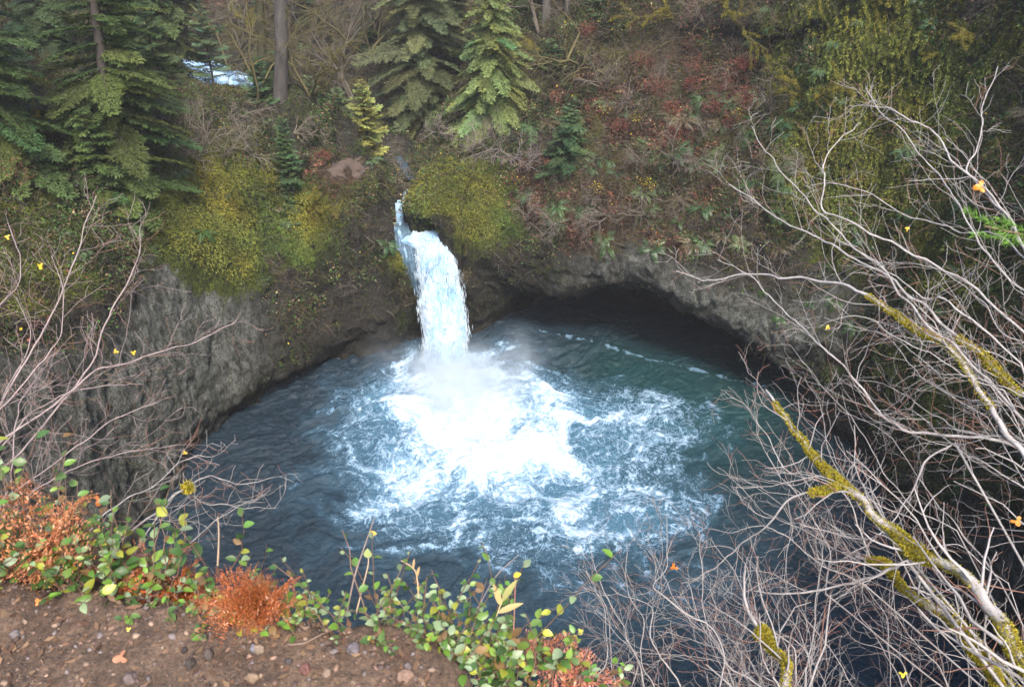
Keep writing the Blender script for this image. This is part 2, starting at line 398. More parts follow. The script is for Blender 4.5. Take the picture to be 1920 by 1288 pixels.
right_specs = [
    (820, 350, 2.2, 0, 1.1), (880, 360, 2.4, 0, 1.1), (830, 310, 1.8, 0, .8), (900, 430, 1.8, 0, 0.6), (800, 300, 2.0, 0, 0.5), (950, 400, 2.0, 0, 0.3),
    (1180, 505, 2.5, 0, -0.8), (1080, 520, 2.0, 0, -0.6), (1290, 560, 2.5, 0, -0.8), (1390, 620, 3.0, 0, -0.7), (1180, 512, 1.5, 1, 0.46), (1235, 530, 1.5, 1, 0.39), (1290, 560, 1.6, 1, 0.46), (1340, 590, 1.6, 1, 0.46), (1390, 620, 1.9, 1, 0.52), (1450, 640, 2.0, 1, 0.52), (1510, 640, 2.2, 1, 0.46), (1090, 520, 1.3, 1, 0.39), (1130, 512, 1.3, 1, 0.33), (1035, 545, 1.2, 1, 0.33), (1560, 560, 2.2, 1, 0.5), (960, 560, 1.3, 1, .4),
    (1200, 495, 1.4, 1, .28), (1300, 548, 1.4, 1, .28), (1115, 502, 1.2, 1, .22), (1400, 612, 1.6, 1, .22), (900, 540, 2.2, 0, -0.6), (812, 424, 0.9, 0, -1.2), (842, 430, 0.8, 0, -1.0), (880, 490, 1.4, 0, -.4), (1000, 470, 1.6, 0, -.2), (900, 560, 1.6, 1, 0.15),
    (1150, 330, 4.0, 2, 0.55), (1250, 230, 4.0, 2, 0.6), (1150, 130, 4.5, 2, 0.5), (1000, 350, 2.5, 2, 0.4), (1330, 330, 3.0, 2, 0.5), (1100, 420, 2.6, 2, 0.35), (1300, 120, 3.5, 2, 0.45), (1230, 400, 3, 2, 0.3),
    (1650, 200, 7, 0, 0.22), (1600, 270, 3.5, 0, 0.55), (1540, 380, 2.5, 0, 0.45), (1680, 350, 3.5, 0, .4), (1480, 300, 2.5, 0, .3), (1580, 60, 4, 0, 0.6), (1800, 480, 3, 0, .35), (1750, 760, 3, 0, .3), (1850, 560, 3, 0, .3), (1780, 250, 5, 0, 0.2), (1700, 700, 4, 0, 0.25), (1880, 1080, 2.5, 1, 0.7), (1880, 1080, 2.5, 0, -0.4)]
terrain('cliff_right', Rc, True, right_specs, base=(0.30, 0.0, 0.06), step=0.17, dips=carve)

# upstream valley: creek bed and the far hillsides
CR = np.array([(-6.0, 53.5, 8.3), (-7.0, 57, 8.8), (-9, 61.5, 9.4), (-13, 65.5, 10.4), (-20, 68.5, 12.0), (-28, 72, 13.6), (-40, 80, 16), (-60, 90, 19)], float)
def creek_dist(x, y):
    best = np.full(x.shape, 1e9); zc = np.zeros(x.shape); side = np.zeros(x.shape)
    for a, b_ in zip(CR[:-1], CR[1:]):
        d = b_ - a; L2 = d[0] ** 2 + d[1] ** 2
        t = np.clip(((x - a[0]) * d[0] + (y - a[1]) * d[1]) / L2, 0, 1)
        qx, qy = a[0] + t * d[0], a[1] + t * d[1]
        dd = np.hypot(x - qx, y - qy); m_ = dd < best
        s_ = d[0] * (y - a[1]) - d[1] * (x - a[0])
        best = np.where(m_, dd, best); zc = np.where(m_, a[2] + t * d[2], zc); side = np.where(m_, np.sign(s_), side)
    return best, zc, side
xs = np.arange(-85, 60, 0.4); ys = np.arange(60.0, 135, 0.4)
X, Y = np.meshgrid(xs, ys)
d, zc, sd = creek_dist(X, Y)
far = sd < 0       # right/far bank
hz = zc - 0.5 + np.where(far, np.maximum(d - 2.6, 0) * 0.75 + 0.012 * np.maximum(d - 6, 0) ** 2, np.minimum(np.maximum(d - 2.6, 0) * 0.25, 1.5))
hz += np.where(~far, np.maximum(-X - 32, 0) * 0.8, 0)
PP = np.stack([X.ravel(), Y.ravel(), hz.ravel()], 1)
hz = hz + (fbm(PP * 0.18, 5, 51) * 1.6 * sstep(2, 7, d.ravel())).reshape(hz.shape) + (fbm(PP * 1.1, 4, 52) * 0.35).reshape(hz.shape)
PP[:, 2] = hz.ravel()
G = PP.reshape(len(ys), len(xs), 3)
Nv = grid_normals(G); Nv = Nv * np.sign(Nv[..., 2:3])
Zv = np.zeros((len(PP), 3)); Zv[:, 0] = 0.35; Zv[:, 2] = 0.45
tag(mesh('hillside', PP, grid_faces(len(ys), len(xs)), M_cliff, cols={'zone': Zv}), kind='structure')
SURF.append(('hillside', G, Nv, Zv.reshape(G.shape)))


# ------------------------------------------------------------------ water
def water_mat(name, midc=(0.19, 0.32, 0.46), dark=(0.013, 0.024, 0.036), milky=(0.060, 0.150, 0.235), foamc=(0.50, 0.57, 0.63), fs=7.0, lace=True):
    m, t, ns, ls, b = newmat(name)
    P = gen(t); a = attr(t, 'foam')
    sp = ns.new('ShaderNodeSeparateColor'); ls.new(a.outputs['Color'], sp.inputs[0])
    if not lace:
        mv = ns.new('ShaderNodeMapping'); mv.inputs['Scale'].default_value = (1.5, 1.5, 0.28); ls.new(P, mv.inputs[0]); P = mv.outputs[0]
    n1 = noise(t, fs, 6, 0.75, P, 0.6); n2 = noise(t, fs * 0.35, 5, 0.7, P, 1.2)
    k = mth(t, 'ADD', mth(t, 'MULTIPLY', mth(t, 'SUBTRACT', n1, 0.5), 0.26), mth(t, 'MULTIPLY', mth(t, 'SUBTRACT', n2, 0.5), 0.8))
    fo_ = mth(t, 'ADD', sp.outputs[0], k)
    if lace:
        for sc, am, d_ in ((0.5, 0.55, 2.6), (1.4, 0.50, 2.2), (3.2, 0.10, 1.8)):
            q = noise(t, sc, 4, 0.62, P, d_)
            q = ramp(t, mth(t, 'ABSOLUTE', mth(t, 'SUBTRACT', q, 0.5)), 0.055, 0.0)
            q = mth(t, 'MULTIPLY', q, mth(t, 'MULTIPLY', ramp(t, sp.outputs[1], 0.03, 0.5), am))
            fo_ = mth(t, 'ADD', fo_, q)
    f = ramp(t, fo_, 0.18, 1.0)
    f2 = ramp(t, fo_, 0.60, 1.9)
    c = mixc(t, mth(t, 'ADD', sp.outputs[1], mth(t, 'MULTIPLY', k, 0.35), True), dark, milky)
    tl = mixc(t, sp.outputs[2], c, (0.008, 0.045, 0.042))
    c = mixc(t, f, tl, mixc(t, f2, midc, foamc))
    ls.new(c, b.inputs['Base Color'])
    b.inputs['IOR'].default_value = 1.33
    r = ns.new('ShaderNodeMapRange'); ls.new(f, r.inputs[0]); r.inputs[3].default_value = 0.14; r.inputs[4].default_value = 0.8
    ls.new(r.outputs[0], b.inputs['Roughness'])
    mp = ns.new('ShaderNodeMapping'); mp.inputs['Rotation'].default_value = (0, 0, math.radians(-38)); mp.inputs['Scale'].default_value = (1.0, 2.2, 1.0); ls.new(P, mp.inputs[0])
    h = mth(t, 'ADD', noise(t, 3.4, 6, 0.72, mp.outputs[0], 1.0), mth(t, 'MULTIPLY', n1, 0.4))
    h = mth(t, 'MULTIPLY', h, mth(t, 'SUBTRACT', 1.0, mth(t, 'MULTIPLY', f, 0.65)))
    bump(t, h, 0.75, 0.12, b)
    return m
M_water = water_mat('pool_water', fs=4.6)
def soften(m):
    b = m.node_tree.nodes['Principled BSDF']; b.inputs['Subsurface Weight'].default_value = 0.7; b.inputs['Subsurface Radius'].default_value = (.5, .8, 1.0); b.inputs['Subsurface Scale'].default_value = 0.5
    return m
M_fall = soften(water_mat('falling_water', dark=(0.04, 0.06, 0.08), milky=(0.30, 0.55, 0.82), foamc=(0.70, 0.76, 0.81), fs=2.2, lace=False, midc=(0.33, 0.49, 0.66)))

gx = np.arange(-24, 24.01, 0.085); gy = np.arange(4, 58, 0.085)
X, Y = np.meshgrid(gx, gy); n_ = X.size
P2 = np.stack([X.ravel(), Y.ravel(), np.zeros(n_)], 1)
wx = fbm(P2 * 0.28, 4, 71) * 2.6; wy = fbm(P2 * 0.28 + 50, 4, 72) * 2.6
Wp = P2.copy(); Wp[:, 0] += wx; Wp[:, 1] += wy
A = np.zeros(n_)
for (px, py, rx, ry, am) in [(915, 815, 190, 88, 2.5), (820, 1010, 330, 130, .13), (640, 880, 90, 120, .13), (838, 705, 75, 45, 1.1), (820, 790, 100, 60, .7), (975, 860, 140, 38, .75), (1100, 775, 165, 62, .62), (1040, 715, 130, 50, .36),
        (1225, 800, 90, 85, .34), (1125, 930, 120, 42, .85), (1100, 965, 60, 26, .35), (900, 985, 150, 75, .34), (755, 865, 85, 60, .42),
        (1010, 1040, 210, 85, .26), (1200, 960, 130, 90, .28), (660, 770, 60, 45, .20), (690, 720, 90, 30, .2), (1330, 800, 110, 60, .14), (560, 1010, 220, 190, .03), (1500, 1180, 260, 120, .06), (1280, 1100, 200, 140, .14)]:
    c = WZ(px, py); k = np.linalg.norm(c - CAM); dn = 28.6 / k
    qx = (Wp[:, 0] - c[0]) / (rx / FPX * k); qy = (Wp[:, 1] - c[1]) / (ry / FPX * k / dn)
    A += am * np.exp(-(qx * qx + qy * qy) * 0.9)
A += 1.7 * np.exp(-(((P2[:, 0] + 3.8) / 2.6) ** 2 + ((P2[:, 1] - 45.0) / 2.6) ** 2))
ce = np.array([-2.8, 41.2])
dx, dy = P2[:, 0] - ce[0], P2[:, 1] - ce[1]
rad = np.hypot(dx, dy)
cell = ridged(np.stack([Wp[:, 0] * 0.50, Wp[:, 1] * 0.42, np.zeros(n_)], 1), 3, 81, 0.55)
fil = ridged(np.stack([Wp[:, 0] * 1.25 + 9, Wp[:, 1] * 1.1, np.zeros(n_)], 1), 4, 91, 0.62)
big = fbm(P2 * 0.16, 3, 95)
foam = A * 0.64 + (cell - 0.62) * 1.5 * np.clip(A * 2.4, 0.03, 0.75) + (fil - 0.62) * 1.1 * np.clip(A * 2.0, 0.20, 0.5) + big * 0.15 * np.clip(A * 2, 0, 1)
foam -= 0.16
# foam line where the current meets the cave ledge and the left wall
def seg_d(pts):
    best = np.full(n_, 1e9)
    for a, b_ in zip(pts[:-1], pts[1:]):
        a = np.array(a[:2]); b_ = np.array(b_[:2]); dd = b_ - a
        t = np.clip(((P2[:, 0] - a[0]) * dd[0] + (P2[:, 1] - a[1]) * dd[1]) / (dd @ dd), 0, 1)
        best = np.minimum(best, np.hypot(P2[:, 0] - a[0] - t * dd[0], P2[:, 1] - a[1] - t * dd[1]))
    return best
ef = np.exp(-((seg_d([WZ(1010, 620), WZ(1080, 634), WZ(1160, 655), WZ(1240, 678), WZ(1340, 700), WZ(1430, 722)]) + 0.25 * fbm(P2 * 1.5, 3, 23)) / 0.22) ** 2)
foam += ef * np.clip(0.55 + 0.9 * fbm(P2 * 2.6, 3, 19) + 0.35 * fil, 0, 0.85)
ef2 = np.exp(-(seg_d([WZ(790, 672), WZ(730, 690), WZ(680, 715), WZ(630, 750), WZ(620, 790)]) / 0.32) ** 2)
foam += ef2 * 0.45 * (fil > 0.5)
ef3 = np.exp(-(seg_d([WZ(580, 735), WZ(540, 765), WZ(480, 790), WZ(430, 850)]) / 0.16) ** 2)
foam += ef3 * 0.5 * fil
ef4 = np.exp(-(seg_d([WZ(1590, 975), WZ(1650, 1010), WZ(1560, 1080), WZ(1640, 1160)]) / 0.5) ** 2)
foam += ef4 * 0.4 * fil
foam = np.clip(foam, 0, 1.3)
aer = np.clip(A * 0.85 - 0.02 + (cell - 0.6) * 0.35 * np.clip(A * 3, 0, 1) + big * 0.1, 0, 1)
teal = np.clip(np.exp(-((P2[:, 0] - 13) ** 2 + (P2[:, 1] - 42) ** 2) / 40) * 0.6 + 0.2 * np.exp(-((P2[:, 0] - 6) ** 2 + (P2[:, 1] - 36) ** 2) / 60) + np.exp(-((P2[:, 0] - 7) ** 2 + (P2[:, 1] - 47) ** 2) / 16) * 0.4, 0, 0.8)
amp = 0.12 + 0.42 * np.exp(-(rad / 9.0) ** 2)
ang = math.radians(-35)
ux = P2[:, 0] * math.cos(ang) - P2[:, 1] * math.sin(ang); uy = P2[:, 0] * math.sin(ang) + P2[:, 1] * math.cos(ang)
chop = ridged(np.stack([(ux + wx * .8) * 0.9, (uy + wy * .8) * 2.2, np.zeros(n_)], 1), 5, 61, 0.68) - 0.6
lump = fbm(np.stack([Wp[:, 0] * 0.6, Wp[:, 1] * 0.6, np.zeros(n_)], 1), 4, 62)
z = chop * amp * (1.25 - 0.7 * np.clip(A, 0, 1)) + lump * amp * 1.1 - 0.35 * np.exp(-(rad / 3.0) ** 2) + 0.5 * np.exp(-((rad - 4.2) / 2.0) ** 2) + np.clip(foam, 0, 1) * fil * 0.10
V = P2.copy(); V[:, 2] = z
o = mesh('pool_water', V, grid_faces(len(gy), len(gx)), M_water, cols={'foam': np.stack([foam, aer, teal], 1)})
tag(o, kind='structure')

# bedrock ledge at the waterline of the cave
def tube_arrays(pts, rad_, sides=6, ref=None):
    pts = np.asarray(pts, float); n = len(pts)
    T = norm(np.gradient(pts, axis=0))
    m_ = T.mean(0); ref = np.array([0, 0, 1.0]) if abs(m_[2]) < 0.8 * np.linalg.norm(m_) + 1e-9 else np.array([1.0, 0, 0])
    A_ = norm(np.cross(T, ref)); B_ = np.cross(T, A_)
    th = np.linspace(0, 2 * np.pi, sides, endpoint=False)
    V = pts[:, None] + np.asarray(rad_)[:, None, None] * (np.cos(th)[None, :, None] * A_[:, None] + np.sin(th)[None, :, None] * B_[:, None])
    i = np.arange(n - 1)[:, None] * sides; j = np.arange(sides)[None, :]; j2 = (j + 1) % sides
    F = np.stack([i + j, i + j2, i + sides + j2, i + sides + j], -1).reshape(-1, 4)
    return V.reshape(-1, 3), F
class Geo:
    def __init__(s): s.V, s.F, s.C, s.n = [], [], [], 0
    def add(s, V, F, c):
        s.V.append(V); s.F.append(F + s.n); s.n += len(V)
        c = np.asarray(c, float); s.C.append(np.broadcast_to(c, (len(V), 3)) if c.ndim == 1 else c)
    def tube(s, pts, r, c, sides=5):
        V, F = tube_arrays(pts, r, sides); s.add(V, F, c)
    def build(s, name, mat, parent=None, smooth=True):
        return mesh(name, np.concatenate(s.V), np.concatenate(s.F), mat, parent, smooth, {'tint': np.concatenate(s.C)})
g = Geo()
# the waterfall: chute behind the lip, side veil on the rock, main plume
fall = thing('waterfall', WZ(835, 720), 'broad white waterfall pouring through the rock gap into the round pool', 'waterfall')
def sheet(rows, nu, nv, crown, disp, seed, st):
    A_ = np.array([[a, b_] for a, b_ in rows], float)       # n,2,3
    A_ = catmull(A_, nv)
    u = np.linspace(0, 1, nu)[None, :, None]
    G_ = A_[:, 0:1] * (1 - u) + A_[:, 1:2] * u
    G_[..., 2] += crown * np.sin(np.pi * u[..., 0]); 
    N_ = grid_normals(G_); N_ = N_ * np.sign(-(N_[..., 1:2]) + 0.6 * N_[..., 2:3])
    V = G_.reshape(-1, 3); V = V + N_.reshape(-1, 3) * ((ridged(V * st, 4, seed) - .5) * disp)[:, None]
    return V, grid_faces(G_.shape[0], nu), G_
rows = [(WY(753, 366, 56), WY(777, 364, 56)), (WY(743, 383, 54.4), WY(776, 382, 54.4)), (WY(738, 402, 53.0), WY(778, 402, 52.9)), (WY(735, 422, 51.9), WY(812, 424, 52)), (WY(736, 438, 51.2), WY(846, 438, 51)), (WY(756, 456, 50.4), WY(854, 456, 49.9)), (WY(784, 484, 49.9), WY(850, 480, 49.5))]
V, F, G_ = sheet(rows, 70, 14, 0.30, 0.55, 5, np.array([1.2, 1.0, 1.2]))
px_, py_, _ = proj(V)
fo = 0.62 + 0.35 * fbm(V * 1.6, 4, 3) + 0.45 * sstep(760, 790, px_) + 0.3 * sstep(420, 380, py_)
mesh('chute', V, F, M_fall, fall, cols={'foam': np.stack([np.clip(fo, 0, 1), np.clip(fo, 0.2, 1), 0 * fo], 1)})
rows = [(WY(735, 418, 51.9), WY(790, 420, 51.6)), (WY(736, 444, 50.8), WY(800, 446, 50.3)), (WY(739, 490, 50.0), WY(808, 490, 49.6)), (WY(750, 530, 49.9), WY(812, 530, 49.2)), (WY(768, 570, 50.1), WY(818, 570, 48.8)), (WY(786, 612, 50.2), WY(824, 612, 48.4)), (WY(796, 650, 50.0), WY(828, 650, 48))]
V, F, G_ = sheet(rows, 60, 24, 0.0, 0.22, 8, np.array([3.0, 3.0, 0.8]))
nr = G_.shape[0]; uu = np.tile(np.linspace(0, 1, 60), nr); vv = np.repeat(np.linspace(0, 1, nr), 60)
stv = ridged(np.stack([uu * 7 - vv * 3.5, vv * 2.2, 0 * uu], 1), 4, 15, 0.6)
fo = np.clip((stv - 0.60) * 3.2 + 0.35 * (1 - sstep(0.0, 0.12, uu)) + 0.9 * sstep(0.6, 0.95, uu), 0, 1)
mesh('side_veil', V, F, M_fall, fall, cols={'foam': np.stack([fo, fo * 0.5 + 0.15, 0 * fo], 1)})
rows = [(432, 785, 842, 50.9, .5), (446, 778, 853, 50.3, .9), (470, 780, 858, 49.7, 1.2), (510, 783, 862, 49.1, 1.3), (560, 786, 868, 48.4, 1.4), (620, 789, 876, 47.6, 1.4), (680, 787, 882, 46.9, 1.4), (730, 780, 895, 46.3, 1.5), (790, 765, 915, 45.2, 1.8)]
ctr = np.array([np.concatenate([WY((a + b_) / 2, y, Yd), [(b_ - a) * .46 / FPX * Yd / 0.93, dep]]) for y, a, b_, Yd, dep in rows])
ctr = catmull(ctr, 26); m_ = len(ctr); na = 110
th = np.linspace(0, 2 * np.pi, na, endpoint=False)
V = np.zeros((m_, na, 3)); V[:] = ctr[:, None, :3]
V[..., 0] += ctr[:, None, 3] * np.cos(th); V[..., 1] += ctr[:, None, 4] * np.sin(th) * 0.8; V[..., 2] += ctr[:, None, 4] * np.sin(th) * -0.2
Nn = np.stack([np.cos(th), np.sin(th), 0 * th], 1)[None].repeat(m_, 0).reshape(-1, 3)
V = V.reshape(-1, 3)
st = np.array([1, 1, .55])
bil = np.abs(fbm(V * 0.9 * st + 3, 4, 44)) * 0.5 + (ridged(V * np.array([2.6, 2.6, 0.55]), 5, 45, .6) - .5) * 0.30 + fbm(V * 6 * np.array([1, 1, .3]), 3, 46) * 0.10
V = V + Nn * (bil - 0.18)[:, None]
i = np.arange(m_ - 1)[:, None] * na; j = np.arange(na)[None]; j2 = (j + 1) % na
F = np.stack([i + j, i + j2, i + na + j2, i + na + j], -1).reshape(-1, 4)
fo = np.clip(0.50 + 1.2 * fbm(V * np.array([1.4, 1.4, .35]), 4, 47) + (bil - .2) * 1.0 + 0.25 * sstep(5, 7, V[:, 2]) + 0.12, 0.05, 1)  # foam amount, with blue shading of the lumps put into the colour
PLV, PLN = V, Nn
mesh('plume', V, F, M_fall, fall, cols={'foam': np.stack([fo, np.clip(fo + 0.4, 0, 1), 0 * fo], 1)})

# drops thrown off the plume and round its foot
rs = np.random.default_rng(4)
n = 18000; ix = rs.integers(0, len(PLV), n); q = PLV[ix] + PLN[ix] * (rs.exponential(0.07, (n, 1))) + rs.normal(size=(n, 3)) * 0.05
n2_ = 14000; a = rs.uniform(0, 6.28, n2_); rr = np.abs(rs.normal(size=n2_)) * 2.3 + 0.6
q2 = np.stack([-3.0 + rr * np.cos(a) * 1.2, 44.2 - 0.8 + rr * np.sin(a) * .9, rs.exponential(0.75, n2_) * np.exp(-rr / 5) + 0.1], 1)
q = np.concatenate([q, q2]); q = q[q[:, 2] > 0.05]; n = len(q)
L = rs.uniform(0.010, 0.036, (n, 1)); A_ = (rs.normal(size=(n, 3)) * .6 + np.array([0, 0, -1.0])); A_ = norm(A_) * L; S_ = norm(np.cross(A_, rs.normal(size=(n, 3)))) * L * .4
ns_ = 13000; A_[:ns_] = norm(np.array([0.06, -0.22, -1.0]) + rs.normal(size=(ns_, 3)) * .06) * rs.uniform(0.15, 0.65, (ns_, 1)); S_[:ns_] = norm(np.cross(A_[:ns_], np.array([[0, -1.0, .3]]) + rs.normal(size=(ns_, 3)) * .4)) * rs.uniform(.005, .016, (ns_, 1))
Vd = np.empty((n, 4, 3)); Vd[:, 0] = q; Vd[:, 1] = q + A_ * .5 + S_; Vd[:, 2] = q + A_; Vd[:, 3] = q + A_ * .5 - S_
M_drop, t, ns, ls, b = newmat('water_drops'); b.inputs['Base Color'].default_value = (.50, .60, .70, 1); b.inputs['Roughness'].default_value = .5
tag(mesh('spray', Vd.reshape(-1, 3), np.arange(n * 4).reshape(n, 4), M_drop, fall), kind='stuff')

# creek upstream
cr = catmull(CR[1:], 10); tg = norm(np.gradient(cr, axis=0)); sx = np.stack([tg[:, 1], -tg[:, 0], 0 * tg[:, 0]], 1)
wd_ = (0.3 + 2.3 * sstep(62, 68, cr[:, 1]))[:, None]
cr = resample_cols(np.stack([cr - sx * wd_, cr + sx * wd_], 1), 0.2)
u = np.linspace(0, 1, 34)[None, :, None]
G_ = cr[:, 0:1] * (1 - u) + cr[:, 1:2] * u; sh = G_.shape; V = G_.reshape(-1, 3)
V[:, 2] += 0.15 + (ridged(V * np.array([.9, .9, 0]), 4, 33) - .5) * 0.4
fo = np.clip(0.75 + 1.4 * fbm(V * 1.0, 4, 34), 0, 1) * sstep(61.5, 65, V[:, 1])
tag(mesh('creek', V, grid_faces(sh[0], sh[1]), M_fall, cols={'foam': np.stack([fo, fo, 0 * fo], 1)}), kind='structure')

# spray over the plunge point
def mist(name, loc, r, dens, seed):
    bpy.ops.mesh.primitive_uv_sphere_add(segments=32, ring_count=16, radius=1, location=loc)
    o = bpy.context.object; o.name = name; o.scale = r
    m = bpy.data.materials.new('mist'); m.use_nodes = True; t = m.node_tree; ns = t.nodes; ls = t.links
    ns.remove(ns['Principled BSDF'])
    v = ns.new('ShaderNodeVolumePrincipled'); v.inputs['Color'].default_value = (0.90, 0.95, 1.0, 1); v.inputs['Anisotropy'].default_value = 0.2
    tc = ns.new('ShaderNodeTexCoord')
    ln = ns.new('ShaderNodeVectorMath'); ln.operation = 'LENGTH'; ls.new(tc.outputs['Object'], ln.inputs[0])
    fall_ = ramp(t, ln.outputs['Value'], 1.0, 0.05)
    nz = noise(t, 0.55, 4, 0.6, gen(t), 0.4)
    d_ = mth(t, 'MULTIPLY', mth(t, 'POWER', fall_, 1.6), mth(t, 'MULTIPLY', ramp(t, nz, 0.30, 0.72), dens))
    ls.new(d_, v.inputs['Density']); ls.new(v.outputs[0], ns['Material Output'].inputs['Volume'])
    o.data.materials.append(m); return tag(o, kind='stuff')
mist('mist', (-2.8, 42.6, 0.9), (6.2, 4.8, 3.6), 1.0, 0)
mist('mist', (0.2, 45.6, 1.5), (3.4, 2.8, 2.6), 0.42, 1)
mist('mist', (-7.4, 45.0, 1.6), (3.4, 2.4, 2.2), 0.16, 2)
mist('mist', (-4.1, 45.4, 0.7), (3.6, 2.4, 2.5), 1.1, 3)

# ------------------------------------------------------------------ vegetation tools
RNG = np.random.default_rng(11)
def leaves(P, A_, S_, C, fold=0.0):
    """diamond leaves: base P, axis vector A_, half-width vector S_"""
    n = len(P); V = np.empty((n, 4, 3))
    up = np.cross(A_, S_); up = norm(up) * (np.linalg.norm(S_, axis=1, keepdims=True) * fold)
    V[:, 0] = P; V[:, 1] = P + A_ * 0.45 + S_ + up; V[:, 2] = P + A_; V[:, 3] = P + A_ * 0.45 - S_ + up
    F = np.arange(n * 4).reshape(n, 4)
    return V.reshape(-1, 3), F, np.repeat(C, 4, axis=0)
def rand_dir(n, rng=RNG):
    return norm(rng.normal(size=(n, 3)))
def sample(names, n, wfn, margin=120, rng=RNG, zone_noise=0.0):
    Ps, Ns, Zs, Ws = [], [], [], []
    pth = [on(SURF[0][1].reshape(-1, 3), a_, 306) for a_ in (632, 655, 680)]
    for nm, G, Nn, Z in SURF:
        if nm not in names: continue
        P = G[:-1, :-1].reshape(-1, 3)
        a = np.linalg.norm(np.cross(G[1:, :-1] - G[:-1, :-1], G[:-1, 1:] - G[:-1, :-1]), axis=2).reshape(-1)
        N_ = Nn[:-1, :-1].reshape(-1, 3); Z_ = Z[:-1, :-1].reshape(-1, 3)
        x, y, f = proj(P)
        vis = (x > -margin) & (x < 1920 + margin) & (y > -margin * 2) & (y < 1288 + margin)
        face = ((CAM - P) * N_).sum(1) > -0.35 * np.linalg.norm(P - CAM, axis=1)
        for pc in pth: vis = vis * (((P - pc) ** 2).sum(1) > 1.0)
        wt = a * vis * face * (f > 14) * wfn(P, N_, Z_, x, y)
        Ps.append(P); Ns.append(N_); Zs.append(Z_); Ws.append(np.maximum(wt, 0))
    P = np.concatenate(Ps); N_ = np.concatenate(Ns); Z_ = np.concatenate(Zs); W_ = np.concatenate(Ws)
    c = np.cumsum(W_); idx = np.searchsorted(c, rng.random(n) * c[-1]); idx = np.minimum(idx, len(P) - 1)
    j = rng.uniform(-0.09, 0.09, (n, 3)); j -= N_[idx] * (j * N_[idx]).sum(1)[:, None]
    return P[idx] + j, N_[idx], Z_[idx]
def tubes_batch(P, R, C, sides=3):
    """P (m,n,3) polylines, R (m,n) radii, C (m,3)"""
    m_, n, _ = P.shape
    T = norm(np.gradient(P, axis=1))
    Tm = norm(T.mean(1)); ref = np.where(np.abs(Tm[:, 2:3]) < 0.8, np.array([[0, 0, 1.0]]), np.array([[1.0, 0, 0]]))
    A_ = norm(np.cross(T, ref[:, None])); B_ = np.cross(T, A_)
    th = np.linspace(0, 2 * np.pi, sides, endpoint=False)
    V = P[:, :, None] + R[:, :, None, None] * (np.cos(th)[None, None, :, None] * A_[:, :, None] + np.sin(th)[None, None, :, None] * B_[:, :, None])
    k = np.arange(m_)[:, None, None] * n * sides; i = np.arange(n - 1)[None, :, None] * sides; j = np.arange(sides)[None, None]; j2 = (j + 1) % sides
    F = np.stack([k + i + j, k + i + j2, k + i + sides + j2, k + i + sides + j], -1).reshape(-1, 4)
    return V.reshape(-1, 3), F, np.repeat(C, n * sides, axis=0)
NP = 7
class Grow:
    """recursive twig growth; polylines of NP points gathered by level"""
    def __init__(s, rng): s.rng = rng; s.P, s.R, s.C, s.L = [], [], [], []
    def line(s, p, d, L, r0, r1, kink, bend):
        rng = s.rng; pts = [np.array(p, float)]; d = np.array(d, float) / np.linalg.norm(d)
        for i in range(NP - 1):
            d = d + rng.normal(size=3) * kink + bend; d /= np.linalg.norm(d)
            pts.append(pts[-1] + d * L / (NP - 1) * rng.uniform(0.8, 1.2))
        return np.array(pts), np.linspace(r0, r1, NP)
    def branch(s, p, d, L, r, level, col, kink=0.16, bend=(0, 0, 0.02), nchild=(4, 5, 3), ratio=0.55, spread=0.9, tip=None, flat=0.0, rmin=0.0012):
        bend = np.array(bend)
        pts, rr = s.line(p, d, L, r, max(r * 0.35, rmin), kink, bend)
        c = np.array(col) * s.rng.uniform(0.75, 1.2)
        if level == 0 and tip is not None and s.rng.random() < 0.45: c = np.array(tip) * s.rng.uniform(0.7, 1.2)
        s.P.append(pts); s.R.append(rr); s.C.append(c); s.L.append(level)
        if level <= 0: return
        n = nchild[min(level, len(nchild)) - 1]; n = max(1, int(round(n * s.rng.uniform(0.7, 1.3))))
        s.kids(pts, rr, L, n, level, col, kink, bend, nchild, ratio, spread, tip, flat, rmin)
    def kids(s, pts, rr, L, n, level, col, kink, bend, nchild, ratio, spread, tip, flat=0.0, rmin=0.0012, lo=0.18):
        rng = s.rng; m_ = len(pts)
        for k in range(n):
            u = lo + (1 - lo) * (k + rng.random()) / n; f = u * (m_ - 1); i = min(int(f), m_ - 2); f -= i
            q = pts[i] * (1 - f) + pts[i + 1] * f; t = norm(pts[i + 1] - pts[i])
            v = rng.normal(size=3); v[2] *= (1 - flat); v -= t * (v @ t); v = norm(v)
            a = rng.uniform(0.55, 1.1) * spread
            dd = t * math.cos(a) + v * math.sin(a)
            r0 = (rr[i] * (1 - f) + rr[i + 1] * f) * rng.uniform(0.45, 0.7)
            s.branch(q, dd, L * ratio * (1.15 - 0.6 * u) * rng.uniform(0.6, 1.3), max(r0, rmin * 1.2), level - 1, col, kink, bend, nchild, ratio, spread, tip, flat, rmin)
    def arrays(s, sides=3, levels=None):
        idx = [i for i in range(len(s.P)) if levels is None or s.L[i] in levels]
        return tubes_batch(np.array([s.P[i] for i in idx]), np.array([s.R[i] for i in idx]), np.array([s.C[i] for i in idx]), sides)
